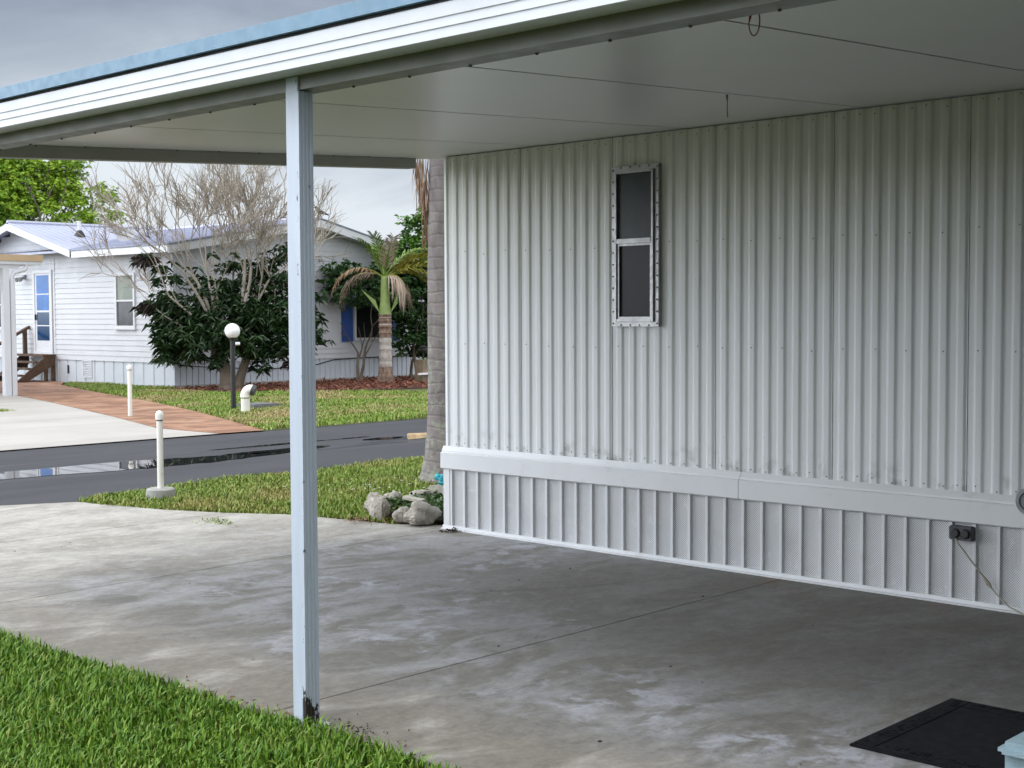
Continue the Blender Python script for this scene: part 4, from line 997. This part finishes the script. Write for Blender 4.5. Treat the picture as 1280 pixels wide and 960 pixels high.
for az, el, L, dr, mt_, st_, lf, hang, fo in ((AL+.15,.70,1.45,2.6,'frond_brown','frond_yellow',.34,.8,.25),(AL-.3,.55,1.5,2.9,'frond_dry','frond_yellow',.34,.9,.15),(AB+.4,1.2,1.15,1.2,'frond_dry','frond_green',.40,.3,.35),
      (AR+.5,.95,1.35,1.3,'frond_green','frond_green',.42,.4,.4),(AR+.2,.45,1.05,1.4,'frond_yellow','frond_yellow',.42,.4,.35),(AR-.3,.55,.80,3.2,'frond_dry','frond_yellow',.45,1.6,.0),
      (AF+.3,1.0,1.2,1.0,'frond_green','frond_green',.42,.3,.4),(AL+.6,1.15,1.1,1.0,'frond_green','frond_green',.38,.4,.4),(AB-.5,1.25,1.1,.9,'frond_green','frond_green',.40,.3,.4),(AR+.05,.62,1.15,1.7,'frond_yellow','frond_yellow',.45,.5,.3),(AR+.25,.75,1.15,.9,'frond_yellow','frond_yellow',.55,.2,.55),(AR-.15,.5,1.2,.8,'frond_yellow','frond_green',.5,.2,.55)):
    frond(yp, top+Vector((random.uniform(-.03,.03),random.uniform(-.03,.03),0)), az, el, L, dr, mt_, lf*1.12, 40, .030, hang, st_, r0=.022, fold=fo)

def shrub(name, lab, C0, lst, ppm, px0, mats, dens, per, L, W, trunk_h, seed, cat='shrub'):
    random.seed(seed); o = thing(name, lab, cat, C0); T = Tree(); b = Vector(C0)
    for k in range(2):
        d = Vector((random.gauss(0,.15),random.gauss(0,.15)+.3,1)).normalized(); T.grow(b+Vector((random.gauss(0,.08),random.gauss(0,.08),-.03)), d, .045, trunk_h, 2, .5, .2, .75, (2,2), .010, 6)
    T.m.build('trunk', 'bark_brown', o)
    for i, (l, mt_) in enumerate(zip(lst, mats)):
        cs = clumps(l, ppm, C0, px0, 396, 1.55, 7, .2, dens); V, F = rosettes(cs, per, L, W, .2); soup('crown', V, F, mt_, o)
    return o
shrub('shrub', 'large dark green shrub with bright top behind the young palm', (22.9,25.0,0),
      [[(505,370,42,34),(520,400,34,30),(490,376,26,26),(535,420,24,26),(515,435,26,14),(500,345,36,24),(530,345,26,30),(470,360,26,26),(508,420,30,14)],[(520,290,26,24),(503,298,18,20),(537,298,20,22),(520,318,32,20),(500,322,24,16)]], 51, 505, ['leaf_shrub','leaf_top'], 1.15, 8, .13, .065, .9, 5)
shrub('shrub', 'lower rounded dark shrub left of the young palm, over the window', (21.5,25.15,0),
      [[(440,347,26,16),(452,362,30,18),(428,356,16,12),(446,374,20,9),(465,345,20,18),(470,366,22,18)]], 52, 470, ['leaf_shrub'], 1.1, 8, .12, .06, .8, 6)

# big tree behind the house
random.seed(33)
bt0 = np.array([0,0,0.])+RG*(-17.6*1.02)+FW*46.
bgt = thing('broad_tree', 'big bright green leafy tree rising behind the left end of the roof', 'tree', tuple(bt0))
T = Tree(); 
for k in range(6):
    T.grow(Vector(bt0)+Vector((0,0,1.2)), Vector((random.gauss(0,.5),random.gauss(0,.5),1)).normalized(), .16, 1.9, 4, .5, .15, .78, (2,3), .02, 6)
T.grow(Vector(bt0)+RX*1.6+Vector((0,0,2.6)), (RX*.9+Vector((0,0,.55))).normalized(), .07, 1.3, 3, .5, .1, .7, (2,3), .015, 5)
T.m.tube([tuple(bt0+[0,0,-.1]),tuple(bt0+[0,0,1.4])], [.30,.22], 10); T.m.build('trunk', 'bark_brown', bgt)
ppm = 1731/46.
lst = [(-10,235,50,42),(40,230,44,34),(75,245,36,30),(15,262,50,24),(60,268,44,18),(92,228,16,24),(105,262,18,22),(-30,190,60,40),(50,195,50,28),(104,210,10,14),(128,262,16,10),(152,270,12,6),(135,252,8,6),(118,278,26,10),(-60,240,50,50),(20,160,50,30),(128,240,7,4)]
cs = clumps(lst, ppm, bt0, 640-17.95*ppm, 396, 1.55, 18, .36, 1.25)
V, F = rosettes(cs, 7, .155, .08, .15); soup('crown', V, F, 'leaf_big', bgt)

# ------------------------------------------------------------------ light and sky
SUN_EL, SUN_AZ = R(60), math.atan2(-.15,-1.0)    # direction towards the sun in the xy plane
sd = Vector((math.cos(SUN_AZ)*math.cos(SUN_EL), math.sin(SUN_AZ)*math.cos(SUN_EL), math.sin(SUN_EL)))
sun = bpy.data.objects.new('sun', bpy.data.lights.new('sun', 'SUN')); COL.objects.link(sun)
sun.rotation_euler = sd.to_track_quat('Z','Y').to_euler(); sun.data.energy = .9; sun.data.angle = R(36); sun.data.color = (1,.96,.90)
W = bpy.data.worlds.new('World'); S.world = W; W.use_nodes = True; t = W.node_tree; t.nodes.clear()
def N(ty, **k):
    n = t.nodes.new(ty)
    for a, b_ in k.items(): setattr(n, a, b_)
    return n
out = N('ShaderNodeOutputWorld'); bg = N('ShaderNodeBackground'); t.links.new(bg.outputs[0], out.inputs[0])
sky = N('ShaderNodeTexSky', sky_type='NISHITA'); sky.sun_disc = False; sky.sun_elevation = SUN_EL; sky.sun_rotation = math.pi/2-SUN_AZ
sky.dust_density = 3; sky.air_density = 1.2
tc = N('ShaderNodeTexCoord'); mp = N('ShaderNodeMapping'); t.links.new(tc.outputs['Generated'], mp.inputs[0]); mp.inputs['Scale'].default_value = (1,1,2.6); mp.inputs['Location'].default_value = (.35,.1,.0)
nz = N('ShaderNodeTexNoise'); t.links.new(mp.outputs[0], nz.inputs[0]); nz.inputs['Scale'].default_value = 2.6; nz.inputs['Detail'].default_value = 7; nz.inputs['Roughness'].default_value = .55; nz.inputs['Distortion'].default_value = .5
sx = N('ShaderNodeSeparateXYZ'); t.links.new(tc.outputs['Generated'], sx.inputs[0])
cr = N('ShaderNodeValToRGB'); el_ = cr.color_ramp.elements; el_[0].position = .0; el_[0].color = (6.2,6.5,6.9,1); el_[1].position = 1.; el_[1].color = (10.,10.2,10.5,1)
for pz, c in ((.10,(6.0,6.45,7.0)),(.165,(3.2,3.6,4.2)),(.23,(1.75,2.1,2.7)),(.40,(3.0,3.5,4.3)),(.7,(8.0,8.3,8.9))):
    e = cr.color_ramp.elements.new(pz); e.color = (*c,1)
ad = N('ShaderNodeMath', operation='MULTIPLY_ADD'); t.links.new(nz.outputs[0], ad.inputs[0]); ad.inputs[1].default_value = -.26; 
a2_ = N('ShaderNodeMath', operation='ADD'); t.links.new(sx.outputs[2], a2_.inputs[0]); a2_.inputs[1].default_value = .13; t.links.new(a2_.outputs[0], ad.inputs[2])
t.links.new(ad.outputs[0], cr.inputs[0])
mx = N('ShaderNodeMix', data_type='RGBA'); mx.inputs[0].default_value = .88; t.links.new(sky.outputs[0], mx.inputs[6]); t.links.new(cr.outputs[0], mx.inputs[7])
# a grey cloud bank stands beyond the road; the rest of the overcast is brighter
gd = N('ShaderNodeVectorMath', operation='DOT_PRODUCT'); t.links.new(tc.outputs['Generated'], gd.inputs[0]); gd.inputs[1].default_value = Vector((.73,.67,.12)).normalized()
gm2 = N('ShaderNodeMapRange', interpolation_type='SMOOTHSTEP'); t.links.new(gd.outputs['Value'], gm2.inputs[0]); gm2.inputs[1].default_value = .50; gm2.inputs[2].default_value = .86
mg = N('ShaderNodeMix', data_type='RGBA'); t.links.new(gm2.outputs[0], mg.inputs[0]); t.links.new(mx.outputs[2], mg.inputs[7]); mg.inputs[6].default_value = (10.6,11.0,11.6,1)
# bright glow added to the unseen sky at left, to light the siding
gd2 = N('ShaderNodeVectorMath', operation='DOT_PRODUCT'); t.links.new(tc.outputs['Generated'], gd2.inputs[0]); gd2.inputs[1].default_value = Vector((-.60,.80,.36)).normalized()
gm3 = N('ShaderNodeMapRange', interpolation_type='SMOOTHSTEP'); t.links.new(gd2.outputs['Value'], gm3.inputs[0]); gm3.inputs[1].default_value = .55; gm3.inputs[2].default_value = .97
mg2 = N('ShaderNodeMix', data_type='RGBA'); t.links.new(gm3.outputs[0], mg2.inputs[0]); t.links.new(mg.outputs[2], mg2.inputs[6]); mg2.inputs[7].default_value = (26,27.5,30,1)
t.links.new(mg2.outputs[2], bg.inputs[0]); bg.inputs[1].default_value = .10
S.view_settings.view_transform = 'Standard'; S.view_settings.look = 'None'; S.view_settings.gamma = 1; S.view_settings.exposure = 0.50; S.view_settings.use_curve_mapping = False
S.render.engine = 'CYCLES'
S.cycles.use_denoising = True
S.cycles.sample_clamp_indirect = 4; S.cycles.caustics_reflective = False; S.cycles.caustics_refractive = False
S.cycles.max_bounces = 8; S.cycles.diffuse_bounces = 4; S.cycles.glossy_bounces = 3
